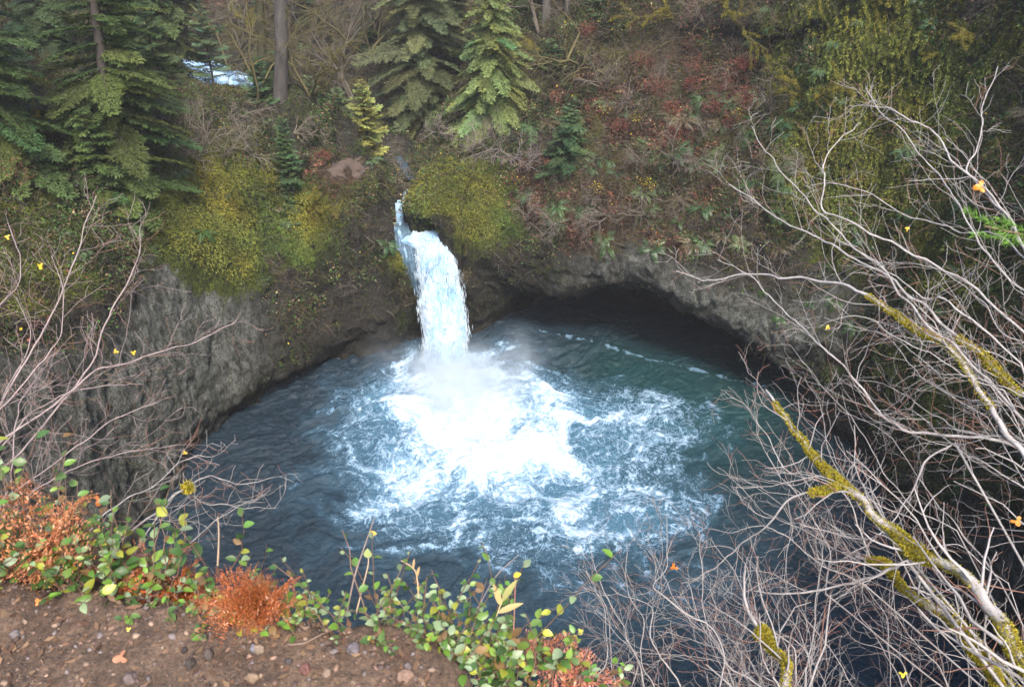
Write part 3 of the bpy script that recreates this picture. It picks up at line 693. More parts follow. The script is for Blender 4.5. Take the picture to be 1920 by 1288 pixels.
def tuft_moss(pts, rad_, n, L, col, rng, hang=0.5):
    """short moss blades round a limb"""
    pts = np.asarray(pts); m_ = len(pts)
    f = rng.random(n) * (m_ - 1.001); i = f.astype(int); f = (f - i)[:, None]
    c = pts[i] * (1 - f) + pts[i + 1] * f; T = norm(pts[i + 1] - pts[i])
    cl = fbm(c * (4.0 if L < .05 else 9), 3, 5) * 1.2 + (.17 if L < .05 else 0); v = rand_dir(n, rng); v -= T * (v * T).sum(1)[:, None]; v = norm(v)
    rr = np.interp(i + f[:, 0], np.arange(m_), rad_)[:, None]
    keep = cl + rng.normal(size=n) * 0.25 > -0.1
    fat = np.clip(0.5 + cl * 1.6, 0.15, 1.5)[:, None] * L
    P = c + v * rr * 0.7 + v * fat * rng.random((n, 1)) * 0.8
    d = norm(v * 0.7 + rand_dir(n, rng) * 0.8 + np.array([0, 0, -hang]))
    A_ = d * L * rng.uniform(0.3, 0.8, (n, 1)); S_ = norm(np.cross(A_, rand_dir(n, rng))) * L * 0.11
    C = np.array(col)[None] * rng.uniform(0.5, 1.35, (n, 1)) * (1 + np.array([0.25, 0, -0.2]) * rng.normal(size=(n, 1)) * 0.4)
    return leaves(P[keep], A_[keep], S_[keep], np.clip(C[keep], 0.002, 1))

# ---- ground cover: one mass nobody could count
MOSSC = np.array([0.106, 0.112, 0.019]); LEAFC = np.array([0.045, 0.085, 0.024]); BRN = np.array([0.085, 0.055, 0.034])
def cover_mesh(name, names, nm, nl, nt_, seed):
    rng = np.random.default_rng(seed); g_ = Geo()
    # moss blades draped down the rock
    def wm(P, N_, Z, x, y):
        k = fbm(P * 0.45, 3, 33); return np.clip(Z[:, 0] * 1.2 + k * 1.1 - 0.12, 0, 1) * (P[:, 2] > 1.2) * np.where(N_[:, 2] > -0.25, 1, 0.1) * np.clip(1.1 - 1.6 * Z[:, 1], 0, 1) + 0.004
    P, N_, Z = sample(names, nm, wm, rng=rng)
    d = norm(N_ * 0.55 + rand_dir(nm, rng) * 0.55 + np.array([0, 0, -0.75]))
    L = rng.uniform(0.06, 0.18, (nm, 1)); A_ = d * L; S_ = norm(np.cross(A_, rand_dir(nm, rng))) * L * rng.uniform(0.10, 0.22, (nm, 1))
    k = np.clip(0.22 + fbm(P * 0.8, 3, 12) * 1.1 + Z[:, 0] * 1.25, 0.10, 1.75)[:, None]
    hue = fbm(P * 0.5 + 9, 3, 13)[:, None]
    C = MOSSC * k * rng.uniform(0.45, 1.3, (nm, 1)); C = C * (1 + hue * np.array([0.5, 0.1, -0.3]) - np.array([0.25, 0, 0]) * (1 - Z[:, :1]))
    g_.add(*leaves(P + N_ * rng.uniform(0, 0.09, (nm, 1)), A_, S_, np.clip(C, 0.003, 1)))
    # leafy clumps
    def wl(P, N_, Z, x, y):
        k = fbm(P * 0.6 + 4, 4, 35); return np.clip(0.25 + k * 1.6 + Z[:, 2] * 0.25, 0, 1) ** 1.5 * np.clip(1.1 - Z[:, 1] * 2.2, 0, 1) * (P[:, 2] > 1.8) * np.where(N_[:, 2] > -0.2, 1, 0.08) * np.clip(0.22 + 1.3 * N_[:, 2], 0.15, 1) * np.clip(1.5 - 1.3 * Z[:, 0], 0.08, 1)
    P, N_, Z = sample(names, nl, wl, rng=rng)
    d = norm(N_ * 0.6 + rand_dir(nl, rng) * 0.9 + np.array([0, 0, 0.1]))
    L = rng.uniform(0.06, 0.19, (nl, 1)); A_ = d * L; S_ = norm(np.cross(A_, rand_dir(nl, rng))) * L * rng.uniform(0.2, 0.42, (nl, 1))
    r_ = rng.random(nl)[:, None]; zb = Z[:, 2:3]; cl = fbm(P * 0.35 + 20, 3, 77)[:, None]
    C = np.where(r_ < 0.30 + zb * 0.28, BRN * 1.1, LEAFC)
    red = (zb > 0.35) & (cl > 0.05) & (r_ > 0.45); C = np.where(red, np.array([0.125, 0.043, 0.030]), C)
    tan = (rng.random((nl, 1)) < 0.04 + zb * 0.06); C = np.where(tan, np.array([0.19, 0.15, 0.09]), C)
    yel = (rng.random((nl, 1)) < 0.006); C = np.where(yel, np.array([0.55, 0.42, 0.03]), C)
    C = C * rng.uniform(0.35, 1.5, (nl, 1)) * (1 + cl * 0.9) * np.clip(0.8 + fbm(P * 1.3, 2, 99) * 1.4, .3, 1.8)[:, None]
    g_.add(*leaves(P + N_ * rng.uniform(0, 0.28, (nl, 1)), A_, S_, np.clip(C, 0.003, 1), 0.3))
    # dead stems and fine brush
    def wt_(P, N_, Z, x, y):
        k = fbm(P * 0.35 + 14, 3, 36); return (0.12 + np.clip(Z[:, 2] * 1.3 + k * 1.4, 0, 1)) * np.clip(1.1 - Z[:, 1] * 2.2, 0.02, 1) * (P[:, 2] > 3) * np.where(N_[:, 2] > -0.1, 1, 0.05) * np.clip(1.5 - 1.3 * Z[:, 0], 0.1, 1)
    P, N_, Z = sample(names, nt_, wt_, rng=rng)
    d = norm(N_ * 0.55 + rand_dir(nt_, rng) * 0.75 + np.array([0, -0.1, 0.1]))
    L = rng.uniform(0.25, 0.95, (nt_, 1)); pp = np.zeros((nt_, 3, 3)); pp[:, 0] = P; pp[:, 1] = P + d * L * 0.5 + rand_dir(nt_, rng) * L * 0.1
    pp[:, 2] = P + d * L + np.array([0, 0, -0.35]) * L * rng.random((nt_, 1)) + rand_dir(nt_, rng) * L * 0.12
    C = np.where(rng.random((nt_, 1)) < 0.5, np.array([0.15, 0.125, 0.10]), np.array([0.075, 0.052, 0.036])) * rng.uniform(0.4, 1.4, (nt_, 1))
    C = np.where(rng.random((nt_, 1)) < 0.22, np.array([0.12, 0.10, 0.02]), C)
    g_.add(*tubes_batch(pp, np.array([[0.014, 0.010, 0.004]]) * rng.uniform(0.6, 1.2, (nt_, 1)), C, 3))
    return tag(g_.build(name, M_litter), kind='stuff')
cover_mesh('undergrowth', ['cliff_left'], 230000, 90000, 16000, 1)
cover_mesh('undergrowth', ['cliff_right'], 310000, 170000, 42000, 2)
cover_mesh('undergrowth', ['hillside'], 50000, 110000, 40000, 3)

G0 = SURF[0][1]; Pv = G0.reshape(-1, 3); pc_ = [on(Pv, a_, b_) for a_, b_ in ((628, 303), (652, 306), (678, 310), (640, 296))]
dm = np.min([np.linalg.norm(Pv - c_, axis=1) for c_ in pc_], axis=0) + fbm(Pv * 1.6, 4, 8) * 0.7
Fq = grid_faces(G0.shape[0], G0.shape[1])[:, ::-1]; Fq = Fq[(dm[Fq] < 0.80).all(1)]
ids, inv = np.unique(Fq, return_inverse=True)
m_path, t, ns, ls, b = newmat('path_dirt'); c = mixc(t, noise(t, 5, 5, .7, gen(t)), (0.035, 0.024, 0.018), (0.095, 0.068, 0.055)); ls.new(c, b.inputs['Base Color']); b.inputs['Roughness'].default_value = .95
tag(mesh('footpath', Pv[ids] + SURF[0][2].reshape(-1, 3)[ids] * 0.05, inv.reshape(Fq.shape), m_path), kind='structure')

def ground_at(px, py, names=None):
    """first terrain surface point seen at a photo position"""
    best = None
    for nm, G, Nn, Z in SURF:
        if names and nm not in names: continue
        P = G.reshape(-1, 3); x, y, f = proj(P); d = (x - px) ** 2 + (y - py) ** 2
        k = np.where(d < 160)[0]
        if len(k) == 0: continue
        j = k[np.argmin(f[k])]
        if best is None or f[j] < best[0]: best = (f[j], P[j], Nn.reshape(-1, 3)[j])
    if best is None:
        p = WY(px, py, 55); return p, np.array([0, -.5, .8])
    return best[1], best[2]

# ---- conifers
def spray(L, rng, style):
    """one flat bough in local space (x outward, z up): leaf base, axis, half-width"""
    P, A_, S_ = [], [], []
    dr = {'hemlock': 0.16, 'fir': 0.05, 'cedar': 0.22, 'young': 0.03}[style] / max(L, 1)
    n = int(L / 0.14) + 2
    for i in range(n):
        u = (i + rng.random() * .6) / n; x = u * L; z = -dr * x * x * 1.2
        tl = ({'cedar': 0.30, 'hemlock': 0.40, 'fir': 0.45, 'young': 0.45}[style] * L * (1 - u) ** 0.8 * (0.35 + 0.65 * min(1, u * 3)) + 0.14) * rng.uniform(0.7, 1.15)
        for sd_ in (-1, 1):
            a = rng.uniform(0.65, 0.95); m_ = int(tl / 0.075) + 1
            for j in range(m_):
                v = (j + 0.5) / m_ * tl
                bx = x + v * math.cos(a); by = sd_ * v * math.sin(a); bz = z - dr * 1.6 * v * v - (0.10 * v if style == 'cedar' else 0)
                for q in (-1, 1):
                    aa = a * sd_ + q * rng.uniform(0.5, 0.9); l = rng.uniform(0.09, 0.19)
                    P.append((bx, by, bz + rng.normal() * .02)); A_.append((l * math.cos(aa), l * math.sin(aa), -l * rng.uniform(0.0, 0.5)))
                    S_.append((-math.sin(aa) * l * 0.17, math.cos(aa) * l * 0.17, rng.normal() * l * 0.06))
    return np.array(P), np.array(A_), np.array(S_)
SPR = {}
def conifer(name, base, h, r, label, group=None, style='hemlock', col=(0.035, 0.065, 0.026), crown0=0.06, dens=1.0, trunk_r=None, lean=(0, 0), gap=0.0, seed=0, bare_front=None, zmax=None):
    rng = np.random.default_rng(1000 + seed)
    base = np.array(base, float)
    t_ = thing(name, base, label, 'tree', group)
    tr = trunk_r or 0.012 * h + 0.04
    zz = np.linspace(-0.6, h, 18); tp = base + np.stack([lean[0] * zz / h + 0.03 * np.sin(zz), lean[1] * zz / h, zz], 1)
    V, F = tube_arrays(tp, tr * (1 - 0.93 * np.clip(zz / h, 0, 1)) * (1 + 0.35 * np.exp(-np.maximum(zz, 0) * 1.5)), 10)
    bk = Geo(); bk.add(V, F, (0.045, 0.038, 0.034)); 
    cr_ = Geo(); hi = h if zmax is None else min(h, zmax - base[2])
    nb = int((h * (1 - crown0)) * 10 * dens); bp, br = [], []
    for i in range(nb):
        u = crown0 + (1 - crown0) * (i + rng.random()) / nb
        if u * h > hi: continue
        v = (u - crown0) / (1 - crown0)
        prof_ = (1 - v) ** 0.75 * (0.55 + 0.45 * min(1, v * 4 + 0.2)) if style != 'cedar' else (1 - v) ** 0.85 * (0.8 + 0.2 * min(1, v * 5))
        L = max(r * prof_ * rng.uniform(0.45, 1.2), 0.22)
        if bare_front and u * h > bare_front and math.sin(i * 2.399) < -0.75: continue
        key = (style, min(int(L / 0.45), 9), int(rng.integers(3)))
        if key not in SPR: SPR[key] = spray((key[1] + 0.6) * 0.45, rng, style)
        P, A_, S_ = SPR[key]; sc = L / ((key[1] + 0.6) * 0.45)
        yaw = i * 2.399 + rng.normal() * 0.3
        el = {'hemlock': 0.12, 'fir': 0.28, 'cedar': 0.15, 'young': 0.30}[style] - (1 - v) * {'hemlock': 0.32, 'fir': 0.35, 'cedar': 0.55, 'young': 0.2}[style] + rng.normal() * 0.09
        cyw, syw, ce_, se_ = math.cos(yaw), math.sin(yaw), math.cos(el), math.sin(el)
        R = np.array([[cyw * ce_, -syw, -cyw * se_], [syw * ce_, cyw, -syw * se_], [se_, 0, ce_]])
        roll = rng.normal() * 0.25; Rr = np.array([[1, 0, 0], [0, math.cos(roll), -math.sin(roll)], [0, math.sin(roll), math.cos(roll)]]); R = R @ Rr
        o_ = base + np.array([lean[0] * u, lean[1] * u, u * h])
        c = np.array(col) * np.array([1.08, 1.08, .88]) * rng.uniform(0.65, 1.3) * (1 + rng.normal() * 0.12 * np.array([1, 0, -.6]))
        n = len(P); C = c[None] * rng.uniform(0.7, 1.35, (n, 1))
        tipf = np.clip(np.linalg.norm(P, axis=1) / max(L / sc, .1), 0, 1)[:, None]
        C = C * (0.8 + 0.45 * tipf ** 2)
        Pw = (P * sc) @ R.T + o_
        sl_ = max(0.8, min(sc, 1.2))
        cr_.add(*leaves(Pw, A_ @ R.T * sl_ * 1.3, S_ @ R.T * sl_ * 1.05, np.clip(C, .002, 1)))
        e = np.linspace(0, 0.85, 5)[:, None] * L; dr = {'hemlock': 0.16, 'fir': 0.05, 'cedar': 0.22, 'young': 0.03}[style] / max(L, 1)
        bp.append(np.concatenate([e, 0 * e, -dr * e * e * 1.2], 1) @ R.T + o_); br.append(np.linspace(0.010 * L + 0.006, 0.004, 5))
    if bp: bk.add(*tubes_batch(np.array(bp), np.array(br), np.tile(np.array([[0.06, 0.048, 0.038]]), (len(bp), 1)), 3))
    bk.build('trunk', M_bark, t_); cr_.build('crown', M_needle, t_)
    return t_
GR = (0.032, 0.062, 0.024)
def tb(px, py, Y): return WY(px, py, Y)
conifer('hemlock_tree', tb(232, 440, 40.5), 20, 4.4, 'big dark hemlock with a thick visible trunk at the upper left', style='hemlock', col=(0.046, 0.072, 0.024), seed=1, dens=1.15, trunk_r=0.42, crown0=0.03, bare_front=8.5, lean=(2.2, 0))
conifer('hemlock_tree', tb(50, 430, 37.5), 19, 4.2, 'dense dark hemlock filling the top left corner of the photo', style='hemlock', col=(0.040, 0.064, 0.022), seed=2, dens=1.1, crown0=0.03)
conifer('hemlock_tree', tb(262, 300, 44.5), 14, 2.9, 'bright green hemlock with long pointed boughs beside the big dark one', style='hemlock', col=(0.068, 0.108, 0.030), seed=3, dens=1.1, crown0=0.02)
conifer('hemlock_tree', tb(215, 455, 38.3), 6.5, 2.3, 'low hemlock sapling hanging over the rim at the foot of the big hemlock', style='hemlock', col=(0.042, 0.068, 0.022), seed=4, crown0=0.0, dens=1.3)
conifer('hemlock_tree', tb(320, 150, 58), 18, 4.2, 'hazy grey green conifer standing left of the white creek', style='hemlock', col=(0.062, 0.086, 0.036), seed=5, crown0=0.1)
conifer('hemlock_tree', tb(798, 225, 67), 21, 5.6, 'broad grey green hemlock with layered boughs behind the waterfall', style='hemlock', col=(0.085, 0.098, 0.052), seed=6, dens=1.1, crown0=0.03)
conifer('hemlock_tree', tb(862, 150, 74), 20, 5.6, 'very dark conifer in the shade behind the pale cedar', style='hemlock', col=(0.034, 0.056, 0.030), seed=7, crown0=0.02, dens=1.1)
conifer('cedar_tree', tb(925, 272, 58.0), 12.6, 4.3, 'pale green pointed cedar tree right of the creek gap', style='cedar', col=(0.120, 0.155, 0.062), seed=8, dens=2.3, crown0=0.02)
conifer('fir_tree', tb(1030, 225, 60), 5.4, 2.5, 'dark young fir around the feet of two bare trunks', style='fir', col=(0.036, 0.066, 0.032), seed=9, dens=1.4, crown0=0.0)
conifer('fir_tree', tb(1085, 215, 61), 4.6, 2.0, 'small dark fir at the right of the two bare trunks', style='fir', col=(0.032, 0.062, 0.034), seed=10, dens=1.4, crown0=0.0)
conifer('fir_tree', tb(1064, 338, 52.0), 5.0, 2.2, 'bushy rounded young fir on the slope above the cave', style='hemlock', col=(0.042, 0.076, 0.038), seed=11, dens=2.0, crown0=0.0)
conifer('fir_tree', tb(690, 292, 54.5), 4.8, 2.0, 'yellow green young conifer with thin trunk above the lookout path', style='young', col=(0.20, 0.21, 0.07), seed=12, dens=1.5, crown0=0.02)
conifer('fir_tree', tb(640, 262, 57.0), 3.4, 1.8, 'low pale green conifer left of the yellow green one', style='young', col=(0.075, 0.105, 0.055), seed=13, dens=1.6, crown0=0.0)
conifer('fir_tree', tb(545, 350, 47.5), 3.9, 1.0, 'narrow dark young fir on the rim below the tall trunk', style='fir', col=(0.042, 0.078, 0.036), seed=14, dens=2.0, crown0=0.0)
conifer('fir_tree', tb(498, 214, 54.0), 3.6, 1.6, 'young green fir between the mossy trunk and the tall trunk', style='young', col=(0.055, 0.095, 0.045), seed=15, dens=1.6, crown0=0.0)
conifer('fir_tree', tb(405, 188, 57.0), 6.0, 1.6, 'spindly blue green fir in front of the white creek', style='young', col=(0.065, 0.100, 0.060), seed=16, dens=1.0, crown0=0.25, trunk_r=0.09)
conifer('fir_tree', tb(588, 230, 56.0), 3.0, 1.6, 'small feathery pale fir just right of the tall trunk', style='young', col=(0.085, 0.120, 0.065), seed=17, dens=1.2, crown0=0.05)
conifer('fir_tree', tb(305, 190, 52.0), 6.5, 2.0, 'thin dark fir at the left end of the far ledge', style='young', col=(0.050, 0.080, 0.040), seed=18, dens=0.9, crown0=0.1)
conifer('fir_tree', tb(1135, 40, 62.0), 4.0, 2.2, 'dark fir at the top edge above the reddish slope', style='fir', col=(0.036, 0.062, 0.030), seed=19, dens=1.4, crown0=0.0)
conifer('fir_tree', tb(545, 420, 47.2), 2.4, 0.9, 'small drooping grey green fir lowest on the left wall', style='hemlock', col=(0.050, 0.075, 0.040), seed=20, dens=1.8, crown0=0.0)
for k, (px, py, Y, h, r, lb) in enumerate([(640, 40, 88, 16, 3.4, 'misty conifer far back above the yellow green young conifer'), (730, 10, 92, 15, 3.8, 'misty conifer far back at the top centre'), (560, 30, 92, 14, 3.0, 'misty conifer far back right of the tall trunk'), (450, 20, 86, 16, 3.0, 'misty conifer far back behind the mossy trunk'), (360, 40, 80, 15, 3.0, 'misty conifer far back above the white creek'), (960, 60, 82, 17, 3.6, 'dark conifer behind the top of the pale cedar')]):
    conifer('hemlock_tree', tb(px, py, Y), h, r, lb, style='hemlock', col=(0.040, 0.058, 0.034), seed=30 + k, crown0=0.05)

def bare_trunk(name, base, top, r0, r1, label, col=(0.10, 0.085, 0.078), moss=0, seed=0, mossc=(0.16, 0.14, 0.02), stubs=5):
    rng = np.random.default_rng(400 + seed); base = np.array(base); top = np.array(top)
    t_ = thing(name, base, label, 'tree')
    u = np.linspace(-0.04, 1, 40)[:, None]; pts = base + (top - base) * u
    pts = pts + fbm(pts * 0.35, 2, seed)[:, None] * 0.18
    V, F = tube_arrays(pts, r0 + (r1 - r0) * u[:, 0] + r0 * 0.4 * np.exp(-np.maximum(u[:, 0], 0) * 30), 18)
    ctr_ = np.repeat(pts, 18, 0); V = ctr_ + (V - ctr_) * (1 + 0.16 * fbm(V * np.array([9, 9, 1.6]), 3, seed + 3))[:, None]
    g_ = Geo(); g_.add(V, F, np.array(col) * (1 + 0.7 * fbm(V * np.array([8, 8, 2.0]), 3, seed + 4))[:, None])
    gr_ = Grow(rng)
    for k in range(stubs):
        q = base + (top - base) * rng.uniform(0.15, 0.95); a = rng.uniform(0, 6.28)
        gr_.branch(q, (math.cos(a), math.sin(a), -0.1), rng.uniform(0.5, 1.8), 0.03, 1, (0.09, 0.08, 0.07), rmin=0.006)
    if stubs: g_.add(*gr_.arrays(4))
    g_.build('trunk', M_bark, t_)
    if moss:
        mg = Geo(); mg.add(*tuft_moss(pts, r0 + (r1 - r0) * u[:, 0], moss, 0.16, mossc, rng)); mg.build('moss', M_moss, t_)
    return t_
def up_to(base, px, h):   # trunk top: leans as the photo shows
    b = np.array(base); z = b[2] + h; k = None
    for y in np.linspace(-900, 200, 400):
        q = WY(px, y, b[1]);
        if q[2] < z: break
    return np.array([q[0], b[1], z])
b = tb(525, 222, 54); bare_trunk('tall_tree', b, up_to(b, 531, 20), 0.44, 0.30, 'tall straight grey barked trunk left of centre', (0.060, 0.055, 0.052), seed=1)
b = tb(492, 118, 62); bare_trunk('tall_tree', b, up_to(b, 470, 18), 0.30, 0.22, 'dark mossy leaning trunk just left of the tall grey one', (0.035, 0.033, 0.018), 5000, seed=2, mossc=(0.10, 0.095, 0.014))
b = tb(1022, 100, 64); bare_trunk('tall_tree', b, up_to(b, 1022, 16), 0.32, 0.24, 'thicker of two grey trunks behind the young firs', (0.075, 0.068, 0.062), seed=3)
b = tb(1061, 140, 63); bare_trunk('tall_tree', b, up_to(b, 1068, 16), 0.21, 0.16, 'thinner of two grey trunks behind the young firs', (0.085, 0.075, 0.070), seed=4)
b = tb(960, 55, 68); bare_trunk('dead_snag', b, up_to(b, 957, 6), 0.20, 0.14, 'white dead snag beside the top of the pale cedar', (0.36, 0.36, 0.38), seed=5, stubs=2)
b = tb(303, 62, 62); bare_trunk('tall_tree', tb(350, 70, 66), up_to(tb(350, 70, 66), 333, 12), 0.12, 0.09, 'thin dark trunk behind the hazy conifer at upper left', (0.05, 0.045, 0.04), seed=6)

b = tb(232, 60, 60); bare_trunk('tall_tree', b, up_to(b, 228, 14), 0.20, 0.15, 'dark trunk at the top edge between the left hemlocks', (0.04, 0.035, 0.032), seed=7)
b = tb(668, 120, 84); bare_trunk('tall_tree', b, up_to(b, 672, 14), 0.28, 0.2, 'mossy brown trunk far back left of the broad hemlock', (0.06, 0.055, 0.03), 2500, seed=8, mossc=(0.12, .11, .02))
b = tb(600, 90, 88); bare_trunk('tall_tree', b, up_to(b, 606, 14), 0.24, 0.18, 'dark far trunk in the mist right of the tall grey one', (0.05, 0.045, 0.04), seed=9)
b = tb(1105, 60, 66); bare_trunk('tall_tree', b, up_to(b, 1108, 10), 0.13, 0.1, 'slim brown trunk right of the two grey trunks', (0.07, 0.055, 0.045), seed=10)
conifer('hemlock_tree', tb(338, 182, 58), 12, 3.0, 'misty drooping hemlock covering the left end of the creek', style='hemlock', col=(0.060, 0.080, 0.040), seed=21, crown0=0.0, dens=1.2)
conifer('hemlock_tree', tb(255, 150, 60), 14, 3.4, 'dim hemlock filling the gap behind the big dark hemlocks', style='hemlock', col=(0.040, 0.062, 0.030), seed=22, crown0=0.0, dens=1.2)
conifer('fir_tree', tb(520, 196, 58), 3.4, 1.5, 'small fir at the foot of the tall grey trunk', style='fir', col=(0.055, 0.085, 0.045), seed=23, crown0=0.0, dens=2.0)

for k, (px, py, Y, h, r, lb) in enumerate([(20, 330, 45, 15, 3.6, 'tall hemlock behind the corner hemlock at the far left'), (130, 250, 52, 17, 3.8, 'deep shaded hemlock between the two front hemlocks'), (590, 150, 76, 13, 2.6, 'misty hemlock right of the tall grey trunk'), (700, 190, 74, 9, 2.4, 'misty young hemlock left of the broad hemlock'), (1000, 150, 66, 10, 2.6, 'shaded hemlock between the pale cedar and the grey trunks'), (1180, 70, 66, 9, 2.6, 'dark hemlock at the top edge right of the slim trunk')]):
    conifer('hemlock_tree', tb(px, py, Y), h, r, lb, style='hemlock', col=(0.044, 0.066, 0.034), seed=50 + k, crown0=0.03)

# ---- mossy bare broadleaf trees and brush on the slopes
def slope_shrub(name, base, h, label, cat, group=None, col=(0.12, 0.10, 0.085), mossc=None, seed=0, stems=5, d0=(0, -0.3, 1), level=3, r0=None, spread=0.9, nchild=(4, 5, 4), droop=-0.02):
    rng = np.random.default_rng(700 + seed); t_ = thing(name, base, label, cat, group)
    g_ = Grow(rng); r0 = r0 or 0.02 * h
    main = []
    for k in range(stems):
        d = norm(np.array(d0) + rng.normal(size=3) * 0.45)
        n0 = len(g_.P); g_.branch(base - d * 0.1, d, h * rng.uniform(0.7, 1.1), r0 * rng.uniform(0.6, 1.0), level, col, 0.20, (0, 0, droop), nchild, 0.55, spread, rmin=0.005)
        main += [i for i in range(n0, len(g_.P)) if g_.L[i] >= level - 1]
    q = Geo(); q.add(*g_.arrays(4)); q.build('branches', M_bark, t_)
    if mossc is not None:
        mg = Geo()
        for i in main: mg.add(*tuft_moss(g_.P[i], g_.R[i], int(420 * h / 3), 0.12, mossc, rng))
        mg.build('moss', M_moss, t_)
    return t_
YM = (0.19, 0.165, 0.022)
ms = [(1490, 178, 'mossy crooked little tree on the right slope, upper of two'), (1520, 195, 'mossy crooked little tree on the right slope, lower of two'), (1385, 60, 'small mossy bare tree at the top right of centre'), (1010, 95, 'mossy bare tree left of the thicker grey trunk'), (500, 60, 'tree with thick yellow moss between the two trunks at upper left'), (1250, 40, 'mossy bare tree above the red brush'), (590, 395, 'mossy twig tree hanging off the left wall near the falls'), (95, 250, 'arching mossy branch in front of the dark hemlocks'), (1800, 60, 'hanging mossy branches at the top right corner')]
for k, (px, py, lb) in enumerate(ms):
    p, n_v = ground_at(px, py)
    h_ = [2.4, 2.6, 3.0, 4.5, 4.0, 3.2, 1.9, 2.6, 2.6][k]
    slope_shrub('mossy_tree', p, h_, lb, 'tree', col=(0.07, 0.06, 0.03), mossc=YM, seed=k, stems=2, d0=norm(n_v * 0.8 + np.array([-0.5 if k != 6 else 0.6, -0.2, 0.35])), level=2, nchild=(4, 6, 4), droop=-0.05)
far_spots = [(585, 150), (640, 130), (680, 90), (610, 60), (560, 110), (660, 180), (740, 120), (450, 60), (430, 110), (380, 20), (300, 90), (700, 30), (620, 10), (1000, 30), (1040, 130), (240, 20), (480, 160), (530, 30)]
for k, (px, py) in enumerate(far_spots):
    p, n_v = ground_at(px, py + 20)
    slope_shrub('bare_tree', p, 5.5 + (k % 3) * 1.3, 'bare grey brown broadleaf tree in the misty wood behind the falls', 'tree', 'bare trees in the misty wood', col=(0.115, 0.098, 0.078) if k % 2 else (0.10, 0.085, 0.04), mossc=(0.10, 0.09, 0.03) if k % 3 == 0 else None, seed=40 + k, stems=3, level=3, nchild=(5, 6, 5), spread=0.8)
br_spots = [(850, 250, 0), (880, 275, 0), (930, 275, 0), (960, 290, 0), (990, 300, 0), (905, 255, 0), (1010, 400, 1), (980, 420, 1), (1130, 400, 1), (1100, 380, 1), (1200, 300, 1), (1250, 300, 1), (1310, 250, 1), (1300, 300, 1), (1200, 400, 1), (1270, 380, 1), (430, 290, 2), (400, 260, 2), (460, 250, 2), (360, 230, 2), (440, 220, 2), (600, 250, 2), (560, 240, 2), (480, 290, 2), (330, 290, 2), (380, 300, 2), (1440, 200, 1), (1350, 150, 1), (1180, 200, 1), (1120, 160, 1), (1240, 130, 1), (1300, 30, 1), (730, 300, 2), (750, 330, 2), (820, 240, 0), (1400, 300, 1), (1420, 380, 1), (1500, 300, 1), (1040, 440, 1), (1090, 445, 1)]
lbs = ['tangled grey twig brush below the pale cedar', 'bare twiggy bush on the slope above the cave', 'bare twiggy bush on the ledge of the left wall']
for k, (px, py, z_) in enumerate(br_spots):
    p, n_v = ground_at(px, py)
    slope_shrub('bare_bush', p, 1.5 + 0.5 * (k % 3), lbs[z_], 'bush', ['grey twig brush under the cedar', 'bare bushes above the cave', 'bare bushes on the left ledge'][z_], col=[(0.19, 0.16, 0.15), (0.14, 0.12, 0.10), (0.15, 0.13, 0.105)][z_], seed=100 + k, stems=5, level=2, nchild=(5, 6, 4), d0=norm(n_v + np.array([0, -0.2, 0.2])), droop=-0.04)
red_spots = [(1390, 120), (1330, 190), (1350, 160), (1290, 160), (1400, 180), (1310, 120), (1260, 200), (1380, 220), (1235, 165), (1160, 235), (1200, 110), (15, 335), (600, 290), (1100, 60), (1270, 250)]
def leafy_bush(name, p, n_v, r, nleaf, L, col, label, cat, group, seed, wid=0.3, squash=0.7):
    rng = np.random.default_rng(900 + seed); t_ = thing(name, p, label, cat, group)
    v = rand_dir(nleaf, rng) * (rng.random((nleaf, 1)) ** 0.45) * r; v[:, 2] *= squash
    v = v * (1 + 0.5 * fbm(norm(v) * 1.7 + seed, 3, seed))[:, None]
    P = p + n_v * r * 0.45 + v
    A_ = norm(rand_dir(nleaf, rng) + norm(v) * 0.6) * L * rng.uniform(0.6, 1.3, (nleaf, 1)); S_ = norm(np.cross(A_, rand_dir(nleaf, rng))) * L * wid
    C = np.array(col) * rng.uniform(0.4, 1.5, (nleaf, 1)) * (1 + rng.normal(size=(nleaf, 3)) * 0.12)
    g_ = Geo(); g_.add(*leaves(P, A_, S_, np.clip(C, .002, 1), 0.2)); g_.build('foliage', M_litter, t_)
    gr_ = Grow(rng)
    for k in range(5): gr_.branch(p - n_v * 0.1, norm(n_v + rng.normal(size=3) * 0.6), r * 1.3, 0.014, 2, (0.12, 0.09, 0.07), nchild=(3, 4), rmin=0.005)
    q = Geo(); q.add(*gr_.arrays(3)); q.build('stems', M_bark, t_)
for k, (px, py) in enumerate(red_spots):
    p, n_v = ground_at(px, py)
    lb = 'rust red leaved bush on the slope at the upper right'; gp = 'rust red bushes on the upper right slope'
    if k == 11: lb, gp = 'rust red bush at the left edge of the photo under the hemlocks', None
    if k == 12: lb, gp = 'small rust red bush beside the bare lookout path', None
    leafy_bush('red_bush', p, n_v, 0.65 + 0.2 * (k % 3), 700, 0.085, (0.15, 0.048, 0.035), lb, 'bush', gp, k)
yel_spots = [(1110, 350), (1130, 200), (1190, 210), (1370, 215), (1380, 205), (975, 345), (1200, 330), (765, 210), (60, 285), (1210, 345)]
for k, (px, py) in enumerate(yel_spots):
    p, n_v = ground_at(px, py)
    leafy_bush('yellow_bush', p, n_v, 0.5, 60, 0.085, (0.5, 0.38, 0.03), 'sparse little bush with a few bright yellow autumn leaves', 'bush', 'small yellow leaved bushes on the slopes', 50 + k, 0.42)

